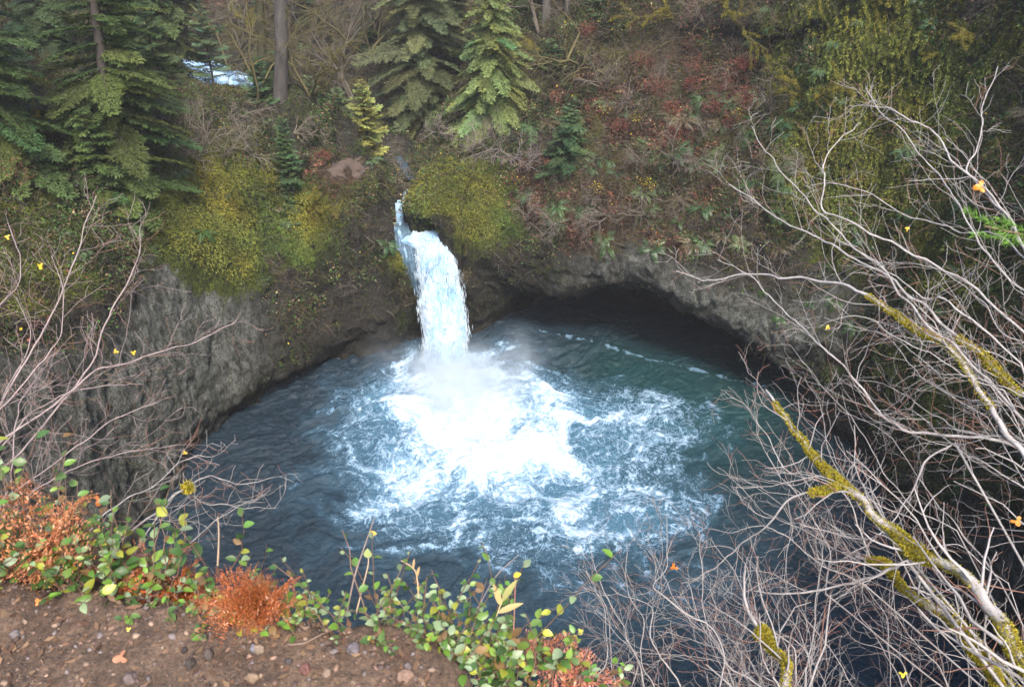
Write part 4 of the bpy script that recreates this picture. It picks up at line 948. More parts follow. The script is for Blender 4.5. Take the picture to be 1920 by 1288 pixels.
# ---- sword ferns
def fern_mesh(seed, L=0.95, nf=15, col=(0.050, 0.105, 0.030)):
    rng = np.random.default_rng(seed); g_ = Geo()
    for k in range(nf):
        a = k * 2.4 + rng.normal() * 0.25; l = L * rng.uniform(0.65, 1.1); up = rng.uniform(0.5, 1.1); m_ = 16
        u = np.linspace(0, 1, m_); hr = u * l * 0.85; z = l * (up * 0.75 * u - 0.85 * u * u * rng.uniform(0.7, 1.1))
        pts = np.stack([hr * math.cos(a), hr * math.sin(a), z], 1); sd_ = np.array([-math.sin(a), math.cos(a), 0])
        T = norm(np.gradient(pts, axis=0)); wd = 0.16 * l * np.sin(np.pi * np.clip(u * 0.9 + 0.12, 0, 1)) ** 0.7
        c = np.array(col) * rng.uniform(0.6, 1.35)
        for s_ in (-1, 1):
            A_ = (sd_ * s_ + T * 0.35) * wd[:, None] + np.array([0, 0, -0.2]) * wd[:, None]
            S_ = T * l / m_ * 0.42
            g_.add(*leaves(pts, A_, S_, np.tile(c, (m_, 1)) * rng.uniform(0.8, 1.2, (m_, 1))))
        V, F = tube_arrays(pts, np.linspace(0.008, 0.003, m_), 3); g_.add(V, F, c * 0.8)
    V, F, C = np.concatenate(g_.V), np.concatenate(g_.F), np.concatenate(g_.C)
    return V, F, C
FM = []
for k in range(5):
    V, F, C = fern_mesh(50 + k, col=[(0.070, 0.140, 0.040), (0.090, 0.150, 0.065), (0.055, 0.115, 0.040), (0.12, 0.17, 0.07), (0.15, 0.12, 0.065)][k])
    o = mesh('sword_fern', V, F, M_leaf, cols={'tint': C}); FM.append(o.data); bpy.data.objects.remove(o)
def put_ferns(names, n, wfn, label, group, seed, smin=0.8, smax=1.5):
    rng = np.random.default_rng(seed); P, N_, Z = sample(names, n, wfn, margin=20, rng=rng)
    for i in range(n):
        o = bpy.data.objects.new('sword_fern', FM[int(rng.choice(5, p=[.3, .22, .2, .16, .12]))]); COL.objects.link(o)
        nn = norm(N_[i] * 0.75 + np.array([0, 0, 0.6])); q = Vector((0, 0, 1)).rotation_difference(Vector(nn))
        o.rotation_mode = 'QUATERNION'; o.rotation_quaternion = q; s_ = rng.uniform(smin, smax)
        o.scale = (s_, s_, s_); o.location = P[i] - N_[i] * 0.05
        o['fv'] = FM.index(o.data); tag(o, label, 'fern', group)
put_ferns(['cliff_right'], 95, lambda P, N_, Z, x, y: (x > 980) * (x < 1480) * (y > 170) * (y < 470) * (N_[:, 2] > 0.05), 'green sword fern on the brushy slope above the cave', 'sword ferns above the cave', 1)
put_ferns(['cliff_right'], 60, lambda P, N_, Z, x, y: (x > 1380) * (y < 700) * (N_[:, 2] > 0.0) * (P[:, 2] > 5), 'sword fern clinging to the tall mossy wall on the right', 'sword ferns on the right wall', 2, 0.6, 1.2)
put_ferns(['cliff_left'], 60, lambda P, N_, Z, x, y: (y < 520) * (x < 780) * (Z[:, 1] < .3) * (P[:, 2] > 5), 'sword fern among moss on the left wall and ledge', 'sword ferns on the left wall', 3, 0.6, 1.2)
put_ferns(['hillside'], 30, lambda P, N_, Z, x, y: (P[:, 1] < 90) * 1.0, 'distant sword fern on the slopes behind the falls', 'sword ferns behind the falls', 4, 0.8, 1.4)

ORD = ['first', 'second', 'third', 'fourth', 'fifth', 'sixth', 'seventh', 'eighth', 'ninth', 'tenth', 'eleventh', 'twelfth', 'thirteenth', 'fourteenth', 'fifteenth', 'sixteenth', 'seventeenth', 'eighteenth', 'nineteenth', 'twentieth', 'twenty first', 'twenty second', 'twenty third', 'twenty fourth']
def ordinals(group, text):
    L_ = [o for o in COL.objects if o.get('group') == group]
    L_.sort(key=lambda o: proj(np.array(o.location))[0][0])
    for i, o in enumerate(L_): o['label'] = text % ORD[i]
ordinals('bare trees in the misty wood', 'bare broadleaf tree in the misty wood behind the falls, %s from the left')
ordinals('bare bushes above the cave', 'bare twiggy bush on the slope above the cave, %s from the left')
ordinals('bare bushes on the left ledge', 'bare twiggy bush on the ledge of the left wall, %s from the left')
ordinals('rust red bushes on the upper right slope', 'rust red bush on the upper right slope, %s from the left')
ordinals('grey twig brush under the cedar', 'grey twig brush below the pale cedar, %s from the left')
ordinals('small yellow leaved bushes on the slopes', 'sparse bush with bright yellow leaves on the slopes, %s from the left')

LM = [(815, 350, 'the mossy knob by the falls'), (1064, 280, 'the bushy young fir'), (925, 200, 'the pale cedar'), (1180, 480, 'the cave arch'), (1490, 150, 'the crooked mossy trees'), (1350, 170, 'the red bushes'), (1840, 350, 'the orange leaf'), (1200, 330, 'the middle of the brushy slope'), (1450, 430, 'the right end of the cave rim'), (1700, 120, 'the top of the mossy right wall'), (1650, 560, 'the foot of the mossy right wall'), (1800, 700, 'the right edge of the pool'), (200, 330, 'the big dark hemlock'), (380, 440, 'the bright yellow moss patch'), (545, 300, 'the narrow dark fir'), (655, 305, 'the bare dirt path'), (750, 450, 'the lip of the falls'), (530, 120, 'the tall grey trunk'), (430, 165, 'the white creek'), (300, 560, 'the grey cliff top'), (1040, 60, 'the two grey trunks'), (790, 150, 'the broad hemlock')]
FA = ['mid green', 'fresh green', 'dark green', 'pale yellow green', 'brown tinged']
seen = {}
for o in COL.objects:
    if o.name.startswith('sword_fern') and o.get('group'):
        a_, b_, _ = proj(np.array(o.location)); a_, b_ = a_[0], b_[0]
        k = min(range(len(LM)), key=lambda i: (LM[i][0] - a_) ** 2 + (LM[i][1] - b_) ** 2); dx_, dy_ = a_ - LM[k][0], b_ - LM[k][1]
        rel = ('right of' if dx_ > 0 else 'left of') if abs(dx_) > abs(dy_) else ('below' if dy_ > 0 else 'above')
        key = '%s sword fern %s %s' % (FA[o['fv']], rel, LM[k][2]); seen.setdefault(key, []).append((math.hypot(dx_, dy_), o)); del o['fv']
for key, L_ in seen.items():
    L_.sort(key=lambda q: q[0])
    for i, (_, o) in enumerate(L_): o['label'] = key + (', %s closest' % (ORD[i] if i else 'the') if len(L_) > 1 else '')

# ------------------------------------------------------------------ the viewer's ledge
ZL = 26.78
EDGE = [np.array([-6.0, 3.4]), WZ(-330, 985, ZL)[:2], WZ(0, 1072, ZL)[:2], WZ(200, 1105, ZL)[:2], WZ(400, 1148, ZL)[:2], WZ(560, 1162, ZL)[:2], WZ(700, 1180, ZL)[:2], WZ(815, 1190, ZL)[:2], WZ(868, 1260, ZL)[:2], WZ(858, 1420, ZL)[:2], np.array([0.15, 0.5]), np.array([0.9, -0.6]), np.array([2.4, -1.6])]
xs = np.arange(-4.2, 2.4, 0.013); ys = np.arange(-1.2, 3.6, 0.013)
X, Y = np.meshgrid(xs, ys); x = X.ravel(); y = Y.ravel()
def edge_d(x, y):
    best = np.full(x.shape, 1e9); sg = np.ones(x.shape)
    for a, b_ in zip(EDGE[:-1], EDGE[1:]):
        dd = b_ - a; t = np.clip(((x - a[0]) * dd[0] + (y - a[1]) * dd[1]) / (dd @ dd), 0, 1)
        q = np.hypot(x - a[0] - t * dd[0], y - a[1] - t * dd[1]); m_ = q < best - 1e-9
        s_ = dd[0] * (y - a[1]) - dd[1] * (x - a[0])
        sg = np.where(m_, np.sign(s_), sg); best = np.where(m_, q, best)
    return best * sg
P = np.stack([x, y, 0 * x], 1)
ed = edge_d(x, y) + fbm(P * 6, 3, 3) * 0.05
def ledge_h(x, y, ed):
    P = np.stack([x, y, 0 * x], 1)
    top = ZL + fbm(P * 1.3, 4, 4) * 0.06 + fbm(P * 9, 4, 5) * 0.016 + np.maximum(ridged(P * 22, 3, 6) - 0.5, 0) * 0.012
    top = top + 0.05 * sstep(-0.5, -0.05, ed)
    z = top - np.where(ed > 0, ed * 2.3 + 0.03, 0) - 0.10 * sstep(-0.08, 0.05, ed)
    return z + fbm(P * 4 + 7, 4, 8) * 0.10 * sstep(0, 0.4, ed)
z = ledge_h(x, y, ed)
V = np.stack([x, y, z], 1)
m, t, ns, ls, b = newmat('soil')
Pn = gen(t); n1 = noise(t, 7, 6, .7, Pn); n2 = noise(t, 60, 5, .75, Pn); n3 = noise(t, 190, 3, .7, Pn)
c = mixc(t, ramp(t, n1, .3, .7), (0.070, 0.042, 0.028), (0.170, 0.112, 0.076))
c = mixc(t, 1.0, c, mixc(t, ramp(t, n2, .3, .7), (0.45, .45, .45), (1.4, 1.35, 1.3)), 'MULTIPLY')
c = mixc(t, ramp(t, n3, .60, .72), c, (0.24, 0.17, 0.13))
ls.new(c, b.inputs['Base Color']); b.inputs['Roughness'].default_value = .9
bump(t, mth(t, 'ADD', n2, mth(t, 'MULTIPLY', n3, .4)), 1.0, 0.02, b)
tag(mesh('ground', V, grid_faces(len(ys), len(xs)), m), kind='structure')
def on_ledge(px, py, off=0.0):
    """ground point of the ledge below a photo position"""
    p = WZ(px, py, ZL)
    for _ in range(6):
        e = edge_d(p[:1], p[1:2]); zz = ledge_h(p[:1], p[1:2], e)[0]; p = WZ(px, py, zz) if e[0] < 0.02 else np.array([p[0], p[1], zz])
    return p + np.array([0, 0, off])

# gravel, litter
ico_t = (1 + 5 ** .5) / 2
IV = norm(np.array([(-1, ico_t, 0), (1, ico_t, 0), (-1, -ico_t, 0), (1, -ico_t, 0), (0, -1, ico_t), (0, 1, ico_t), (0, -1, -ico_t), (0, 1, -ico_t), (ico_t, 0, -1), (ico_t, 0, 1), (-ico_t, 0, -1), (-ico_t, 0, 1)], float))
IF = np.array([(0, 11, 5), (0, 5, 1), (0, 1, 7), (0, 7, 10), (0, 10, 11), (1, 5, 9), (5, 11, 4), (11, 10, 2), (10, 7, 6), (7, 1, 8), (3, 9, 4), (3, 4, 2), (3, 2, 6), (3, 6, 8), (3, 8, 9), (4, 9, 5), (2, 4, 11), (6, 2, 10), (8, 6, 7), (9, 8, 1)])
rng = np.random.default_rng(5)
def ledge_pts(n, lo=-0.9, hi=0.02):
    out = []
    while sum(len(a) for a in out) < n:
        q = np.stack([rng.uniform(-2.6, 0.4, 6000), rng.uniform(0.6, 2.6, 6000)], 1); e = edge_d(q[:, 0], q[:, 1]); k = (e < hi) & (e > lo * 2)
        q = q[k]; out.append(np.column_stack([q, ledge_h(q[:, 0], q[:, 1], e[k])]))
    return np.concatenate(out)[:n]
n = 14000; Pp = ledge_pts(n); s_ = 0.0020 + 0.009 * rng.random(n) ** 5
JV = np.repeat(IV[None], n, 0) * rng.uniform(0.6, 1.25, (n, 12, 1)); JV *= (s_[:, None] * rng.uniform(0.6, 1.4, (n, 3)) * np.array([1, 1, .7]))[:, None]
a = rng.uniform(0, 6.28, n); ca, sa = np.cos(a)[:, None], np.sin(a)[:, None]
JV = np.stack([JV[..., 0] * ca - JV[..., 1] * sa, JV[..., 0] * sa + JV[..., 1] * ca, JV[..., 2]], -1) + Pp[:, None]
pal = np.array([(0.16, .105, .08), (.21, .13, .095), (.10, .07, .06), (.17, .14, .135), (.27, .19, .14), (.08, .052, .04)])
g_ = Geo(); g_.add(JV.reshape(-1, 3), (IF[None] + np.arange(n)[:, None, None] * 12).reshape(-1, 3), np.repeat(pal[rng.integers(0, 6, n)] * rng.uniform(.5, 1.0, (n, 1)), 12, 0))
tag(g_.build('gravel', M_stone, smooth=False), kind='stuff')
n = 5500; Pp = ledge_pts(n) + np.array([0, 0, .004]); a = rng.uniform(0, 6.28, n); L = rng.uniform(0.008, 0.045, n)[:, None] * (rng.random((n, 1)) ** 1.0 + .4)
A_ = np.stack([np.cos(a), np.sin(a), rng.normal(size=n) * .25], 1) * L; S_ = norm(np.cross(A_, np.array([[0, 0, 1.0]]) + rand_dir(n, rng) * .5)) * np.where(rng.random((n, 1)) < .6, .0012, .007)
C = np.array([(0.19, .12, .07), (.14, .075, .045), (.17, .10, .06), (.08, .045, .03)])[rng.integers(0, 4, n)] * rng.uniform(.6, 1.3, (n, 1))
g_ = Geo(); g_.add(*leaves(Pp, A_, S_, C, .3)); tag(g_.build('leaf_litter', M_litter), kind='stuff')
def stone(px, py, r, col, label, seed):
    rg = np.random.default_rng(seed); V = IV.copy(); F = IF.copy()
    for _ in range(3):          # subdivide
        E = {}; V = list(V); NF = []
        def mid(i, j):
            k = (min(i, j), max(i, j))
            if k not in E: V.append((np.array(V[i]) + V[j]) / 2); E[k] = len(V) - 1
            return E[k]
        for a_, b_, c_ in F:
            x_, y_, z_ = mid(a_, b_), mid(b_, c_), mid(c_, a_); NF += [(a_, x_, z_), (b_, y_, x_), (c_, z_, y_), (x_, y_, z_)]
        V = np.array(V); F = np.array(NF)
    V = norm(V); V = V * (1 + 0.35 * fbm(V * 1.4 + seed, 3, seed)[:, None] + .06 * fbm(V * 6, 3, seed)[:, None]) * r * .85 * rg.uniform(.7, 1.2, 3)
    r = r * 1.0; p = on_ledge(px, py, r * .1); Cc = np.array(col) * .48 * (1 + .4 * fbm(V * 60, 3, 2)[:, None])
    tag(mesh('stone', V + p, F, M_stone, cols={'tint': Cc}), label, 'stone')
for a in [(663, 1216, .020, (.20, .17, .18), 'grey stone standing proud near the right end of the bare soil', 1), (346, 1219, .011, (.07, .055, .055), 'small dark stone in the middle of the bare soil', 2), (392, 1228, .020, (.12, .09, .08), 'broad brown stone right of the small dark one', 3),
          (487, 1218, .014, (.34, .25, .18), 'tan pebble beside a bluish one on the soil', 4), (476, 1216, .011, (.25, .25, .29), 'bluish grey pebble beside the tan one', 5), (541, 1240, .013, (.10, .08, .08), 'dark stone right of the tan pebble', 6),
          (572, 1255, .015, (.24, .11, .09), 'reddish stone near the bottom edge of the soil', 7), (357, 1245, .016, (.09, .07, .06), 'dark lump under the broad brown stone', 8), (475, 1272, .016, (.36, .25, .16), 'orange tan pebble at the bottom edge', 9),
          (760, 1270, .022, (.36, .23, .17), 'pinkish flat stone at the bottom edge left of the hollow', 10), (765, 1252, .017, (.20, .16, .15), 'grey brown stone just above the pinkish flat one', 11), (385, 1192, .010, (.09, .07, .07), 'small dark stone beside the green sprig', 12),
          (612, 1262, .012, (.38, .27, .20), 'pale tan pebble near the reddish stone', 13), (30, 1190, .016, (.24, .20, .20), 'greyish pebble at the far left of the soil', 14), (245, 1272, .018, (.20, .15, .14), 'brown half buried stone at the bottom left', 15)]:
    stone(*a)

# ---- leafy plants on the rim
LU = np.array([0, .22, .5, .8, 1.0]); LW = np.array([.12, .78, 1.0, .62, .04])
def leaf_shape(P, A_, Nn, wid, C, curl=.25):
    """elliptic folded leaves; P base, A_ axis*length, Nn upward normal, wid half width"""
    n = len(P); L = np.linalg.norm(A_, axis=1)[:, None, None]
    T = norm(A_)[:, None]; S_ = norm(np.cross(A_, Nn))[:, None]; Nn = np.cross(S_, T)
    V = np.zeros((n, 5, 3, 3))
    for j, sd_ in enumerate((-1, 0, 1)):
        V[:, :, j] = P[:, None] + T * L * LU[None, :, None] + S_ * sd_ * (LW[None, :, None] * wid[:, None, None]) + Nn * (abs(sd_) * wid[:, None, None] * .28 * LW[None, :, None] - curl * L * (LU ** 2)[None, :, None])
    q = np.array([(r * 3 + c_, r * 3 + c_ + 1, r * 3 + c_ + 4, r * 3 + c_ + 3) for r in range(4) for c_ in range(2)])
    F = (q[None] + np.arange(n)[:, None, None] * 15).reshape(-1, 4)
    return V.reshape(-1, 3), F, np.repeat(C, 15, 0)
GRN = [(0.125, 0.245, 0.030), (0.17, 0.27, 0.045), (0.09, 0.19, 0.035), (0.22, 0.30, 0.15), (0.30, 0.32, 0.04), (0.05, 0.10, 0.025), (0.05, 0.11, 0.03), (0.10, 0.17, 0.04), (0.20, 0.12, 0.05), (0.26, 0.34, 0.20)]  # leaf colours; the pale bluish greens have gloss painted in
def salal(name, base, h, nst, leafL, label, seed, lean=(0, 0, 0), nl=9, wid=.33, pal_=GRN, spread=.55, cat='shrub', group=None):
    rg = np.random.default_rng(3000 + seed); t_ = thing(name, base, label, cat, group)
    P, A_, Nn, W_, C = [], [], [], [], []; st = Geo()
    nst = int(nst * 1.5); leafL = leafL * .78
    for k in range(nst):
        d = norm(np.array([rg.normal() * spread, rg.normal() * spread * .6, 1]) + np.array(lean)); hh = h * rg.uniform(.55, 1.1)
        b0 = base + np.array([rg.normal() * .02 * (1 + nst / 4), rg.normal() * .025, -.04])
        u = np.linspace(0, 1, 9)[:, None]; side = rg.normal(size=3) * .18; pts = b0 + d * hh * u + side * hh * u * u + rg.normal(size=(9, 3)) * .003
        st.tube(pts, np.linspace(.0022, .0010, 9), np.array([.16, .10, .07]) * rg.uniform(.6, 1.2), 4)
        m_ = max(3, int(nl * rg.uniform(.7, 1.2)))
        for j in range(m_):
            f = (.25 + .75 * (j + .6) / m_) * 8; i = min(int(f), 7); p = pts[i] + (pts[i + 1] - pts[i]) * (f - i); t1 = norm(pts[i + 1] - pts[i])
            ang = j * 2.4 + rg.normal() * .4 + k; v = np.array([math.cos(ang), math.sin(ang), .15 + rg.normal() * .25]); v = norm(v + t1 * .35)
            l = leafL * rg.uniform(.55, 1.15) * (1.05 - .35 * j / m_)
            P.append(p); A_.append(v * l); Nn.append(norm(np.array([0, -.25, 1]) + rg.normal(size=3) * .35)); W_.append(l * wid * rg.uniform(.85, 1.15))
            C.append(np.array(pal_[int(rg.integers(len(pal_)))]) * rg.uniform(.6, 1.2))
    st.build('stem', M_bark, t_)
    V, F, Cc = leaf_shape(np.array(P), np.array(A_), np.array(Nn), np.array(W_), np.array(C))
    mesh('foliage', V, F, M_leaf, t_, cols={'tint': Cc})
    return t_
sh = [(-25, 1078, .46, 16, .060, 'tall leafy clump at the very left edge of the ledge'), (40, 1082, .33, 18, .055, 'dense green clump under the leftmost orange fern'), (95, 1092, .30, 18, .050, 'low yellow green clump second from the left edge'),
      (150, 1100, .30, 18, .050, 'bushy green clump below the single orange leaf'), (205, 1104, .32, 18, .050, 'green clump between two orange ferns at the left'), (262, 1108, .32, 18, .058, 'big leaved bright green clump left of the rust red fern'),
      (290, 1100, .40, 4, .055, 'taller sprig with pale leaves poking above the water line'), (245, 1122, .10, 9, .040, 'low clump spilling onto the bare soil'), (360, 1125, .10, 9, .035, 'small low clump at the foot of the rust red fern'),
      (415, 1146, .30, 8, .045, 'upright sprig with glossy oval leaves between the two rust ferns'), (440, 1158, .12, 10, .038, 'yellow green low clump in front of the second rust fern'), (500, 1160, .14, 9, .040, 'loose green clump at the foot of the second rust fern'),
      (545, 1160, .14, 4, .036, 'small sparse clump right of the second rust fern'), (598, 1172, .17, 4, .034, 'single thin sprig with three leaves against dark water'),
      (740, 1186, .28, 10, .038, 'fine leaved clump at the left of the central bush'), (785, 1190, .25, 12, .036, 'low middle clump of the central bush'), (848, 1195, .40, 13, .050, 'tallest bush of oval glossy leaves at the centre of the rim'),
      (800, 1205, .12, 9, .036, 'short clump under the central bush on the soil edge'), (880, 1235, .17, 12, .048, 'bright green bush hanging over the dark hollow'), (985, 1195, .0, 0, 0, ''),
      (925, 1262, .15, 10, .046, 'green clump right of the dark hollow'), (1005, 1300, .16, 12, .045, 'green clump at the bottom edge under the pink fern'), (945, 1330, .17, 10, .045, 'bottom edge clump left of the pink fern'), (985, 1225, .17, 4, .034, 'thin sprig with green leaves left of the pink fern')]
for k, (px, py, h, nst, ll, lb) in enumerate(sh):
    if not nst: continue
    base = on_ledge(px, py)
    if px > 870: base = WK(px, py, 2.25 + (px - 870) * .0012)
    salal('rim_shrub', base, h, nst, ll, lb, k, lean=(0, .12, 0), nl=7 if nst > 8 else 8, group=None)
salal('grass_sprig', on_ledge(282, 1186), .05, 5, .035, 'tiny green sprig growing alone in the bare soil', 60, nl=3, wid=.12, cat='plant')

def frond(g_, base, d, L, col, rg, droop=.7, width=.34, npn=22, lobes=10, lw=.5):
    """one bipinnate frond"""
    d = norm(np.array(d)); u = np.linspace(0, 1, npn); sd_ = norm(np.cross(d, [0, 0, 1]) + 1e-6)
    pts = base + d * L * u[:, None] + np.array([0, 0, -1]) * (droop * L * u ** 2)[:, None] + sd_ * (0.08 * L * np.sin(u * 3 + rg.random() * 6))[:, None]
    T = norm(np.gradient(pts, axis=0)); g_.add(*tube_arrays(pts, np.linspace(.0022, .0007, npn), 4), np.array(col) * .7)
    S1 = norm(np.cross(T, norm(np.array([0, 0, 1.0]) + rg.normal(size=3) * .3)))
    P, A_, S_ = [], [], []
    for i in range(2, npn):
        w_ = width * L * math.sin(math.pi * min(1, .12 + u[i] * .86)) ** .8
        for s_ in (-1, 1):
            a = norm(S1[i] * s_ + T[i] * rg.uniform(.2, .6) + rg.normal(size=3) * .15 + np.array([0, 0, -.25])); l = w_ * rg.uniform(.7, 1.1)
            for j in range(lobes):
                v = (j + .4) / lobes; q = pts[i] + a * l * v + np.array([0, 0, -.25 * l * v * v]); ll = l / lobes * 1.45 * (1.2 - .7 * v)
                for s2 in (-1, 1):
                    b_ = norm(T[i] * s2 + a * .7 + rg.normal(size=3) * .25); P.append(q); A_.append(b_ * ll); S_.append(norm(np.cross(b_, rg.normal(size=3))) * ll * lw * .35)
    n = len(P); C = np.array(col) * rg.uniform(.6, 1.35, (n, 1)) * (1 + rg.normal(size=(n, 3)) * .08)
    g_.add(*leaves(np.array(P), np.array(A_), np.array(S_), np.clip(C, .003, 1), .2))
def dead_fern(px, py, nf, L, col, label, seed, k=None, dirs=None, droop=.7, width=.3, name='dead_fern', off=0.0, lobes=10):
    rg = np.random.default_rng(5000 + seed); base = on_ledge(px, py) + np.array([0, 0, off]) if k is None else WK(px, py, k)
    t_ = thing(name, base, label, 'fern')
    for i in range(nf):
        d = dirs[i % len(dirs)] if dirs else (rg.normal() * .9, rg.normal() * .5, rg.uniform(.7, 1.4)); d = np.array(d) + rg.normal(size=3) * .15
        g_ = Geo(); frond(g_, base + rg.normal(size=3) * .01, d, L * rg.uniform(.75, 1.1), np.array(col) * rg.uniform(.8, 1.2), rg, droop, width, lobes=lobes); g_.build('frond', M_leaf, t_)
dead_fern(62, 1090, 6, .42, (.42, .17, .075), 'faded orange fern arching at the upper left of the ledge', 1, dirs=[(.35, .2, 1.5), (.6, .1, 1.2), (-.1, .2, 1.5)], droop=.3)
dead_fern(228, 1110, 6, .37, (.40, .15, .06), 'orange brown fern behind the green clumps left of the rust one', 2, dirs=[(.3, .2, 1.3), (-.35, .2, 1.2), (.6, .1, 1.0)], droop=.3)
dead_fern(330, 1130, 10, .38, (.30, .085, .025), 'rust red drooping dead fern, the largest on the ledge', 3, dirs=[(.1, .1, 1.5), (.3, 0, 1.3), (-.3, 0, 1.2), (.6, -.2, .8), (-.1, -.3, 1.1)], droop=.42)
dead_fern(350, 1138, 8, .14, (.28, .08, .025), 'lower dark rust fern hanging onto the soil', 4, dirs=[(.7, -.2, .8), (-.4, -.2, .8), (.2, -.3, .9)], droop=.5)
dead_fern(490, 1162, 16, .24, (.36, .11, .035), 'round rust orange fern tuft against the dark water', 5, dirs=[(.1, .1, 1.3), (-.4, .1, 1.1), (.5, 0, 1.0), (-.7, 0, .8)], droop=.35)
dead_fern(455, 1156, 8, .18, (.42, .17, .08), 'pale orange fern trailing left of the round tuft', 6, dirs=[(-.6, -.2, .7), (.8, -.2, .6), (.1, -.3, .9)], droop=.9)
dead_fern(1050, 1300, 3, .22, (.46, .19, .12), 'pinkish orange fern frond standing at the bottom centre', 7, k=2.4, dirs=[(.15, .2, 1.2), (.55, .15, .8), (.5, .1, .35)], droop=.15, width=.34, lobes=4)
dead_fern(975, 1260, 2, .17, (.42, .19, .12), 'small pinkish fern leaning right beside the pink frond', 8, k=2.4, dirs=[(.5, .2, .5), (.3, .2, .9)], droop=.4, width=.34, lobes=4)
def maple_leaf(name, p, L, nrm, col, label, rot=0.0):
    nrm = norm(np.array(nrm, float)); a0 = norm(np.cross(nrm, [0.3, .2, 1])); b0 = np.cross(nrm, a0); pts = [np.zeros(3)]
    th = np.linspace(-2.3, 2.3, 23); L = L * .7; rr = .5 + .5 * np.abs(np.cos(th * 1.7)) ** 1.5; rr *= 1 - .12 * np.abs(th)
    R = [p + nrm * .10 * L]
    for a, r_ in zip(th, rr): R.append(p + (a0 * math.cos(a + rot) + b0 * math.sin(a + rot)) * r_ * L * .6 - nrm * L * .22 * r_ * r_ * math.sin(a * 3) * .6)
    F = [(0, i, i + 1) for i in range(1, len(R) - 1)]
    C = np.array([col]) * (1 + .15 * np.random.default_rng(3).normal(size=(len(R), 1)))
    tag(mesh(name, np.array(R), np.array(F), M_leaf, cols={'tint': np.clip(C, 0, 1)}), label, 'leaf')
maple_leaf('fallen_leaf', on_ledge(75, 1134, .012), .035, (0, -.3, 1), (.55, .20, .06), 'small orange fallen leaf at the left of the bare soil')
maple_leaf('fallen_leaf', on_ledge(232, 1237, .012), .06, (0, -.3, 1), (.34, .16, .09), 'large pale orange leaf lying flat near the bottom of the soil', 1)
maple_leaf('fallen_leaf', on_ledge(243, 1184, .012), .020, (0, -.5, 1), (.65, .50, .05), 'tiny yellow leaf beside the lone green sprig', 2)
maple_leaf('autumn_leaf', WK(188, 936, 2.6), .055, (.3, -.8, .5), (.48, .16, .05), 'orange brown leaf standing above the ferns at the left', 1.4)

def wand(name, pts, r0, r1, col, label, cat='twig', leaf=None, blades=0, seed=0):
    P = catmull(np.array([WK(*q) for q in pts]), 8); t_ = thing(name, P[0], label, cat)
    g_ = Geo(); g_.tube(P, np.linspace(r0, r1, len(P)), np.array(col), 5); g_.build('stem', M_twig, t_)
    if leaf is not None:
        rg = np.random.default_rng(seed); n = len(leaf); V, F, C = leaf_shape(np.array([P[int(f * (len(P) - 1))] for f, _, _, _ in leaf]), np.array([norm(np.array(d)) * l for _, d, l, _ in leaf]), np.tile([[0, -.4, 1.0]], (n, 1)), np.array([l * (.12 if blades else .38) for _, _, l, _ in leaf]), np.array([c_ for _, _, _, c_ in leaf]), curl=.15)
        mesh('leaf', V, F, M_leaf, t_, cols={'tint': C})
YL = (.62, .42, .04)
wand('twig', [(650, 1150, 2.35), (665, 1080, 2.35), (685, 1020, 2.4), (702, 970, 2.4)], .0028, .0012, (.22, .16, .14), 'thin dark twig carrying one yellow leaf against the water', leaf=[(.8, (.9, 0, .1), .022, YL)])
wand('twig', [(665, 1160, 2.3), (680, 1100, 2.3), (690, 1060, 2.3), (690, 1038, 2.3)], .002, .001, (.45, .32, .2), 'pale dry stalk right of the yellow leafed twig', leaf=[(.9, (0, 0, 1), .03, (.35, .4, .15))])
wand('dry_grass', [(785, 1120, 2.2), (782, 1085, 2.2), (775, 1065, 2.2), (752, 1050, 2.2)], .0018, .001, (.5, .33, .18), 'curled straw coloured stalk left of the central bush', 'grass', leaf=[(.4, (.2, 0, 1), .035, (.5, .33, .16)), (.7, (.1, 0, 1), .03, (.45, .3, .16))], blades=1)
wand('dry_grass', [(925, 1170, 2.25), (940, 1130, 2.25), (950, 1110, 2.25), (955, 1100, 2.25)], .0018, .001, (.45, .35, .18), 'splayed dry grass blades right of the central bush', 'grass', leaf=[(.2, (.8, 0, .5), .075, (.42, .34, .15)), (.3, (-.2, 0, 1), .07, (.5, .36, .16)), (.4, (.4, 0, .9), .08, (.38, .36, .14))], blades=1)
wand('twig', [(963, 1180, 2.3), (965, 1130, 2.3), (966, 1090, 2.3), (962, 1078, 2.3)], .0018, .001, (.3, .14, .1), 'upright reddish twig with a small yellow leaf at its tip', leaf=[(.95, (.9, 0, .5), .022, YL)])
wand('twig', [(850, 1210, 2.3), (895, 1140, 2.3), (930, 1080, 2.4), (972, 1040, 2.45)], .002, .0008, (.3, .24, .22), 'long thin slanting twig behind the central bush')
wand('twig', [(408, 1060, 2.4), (410, 1020, 2.4), (410, 990, 2.4), (408, 968, 2.4)], .003, .0016, (.30, .22, .15), 'straight brown stalk standing before the dark water at left')
wand('twig', [(540, 1208, 2.15), (570, 1205, 2.15), (600, 1190, 2.18), (612, 1185, 2.2)], .003, .002, (.16, .11, .08), 'dark stick lying on the soil')

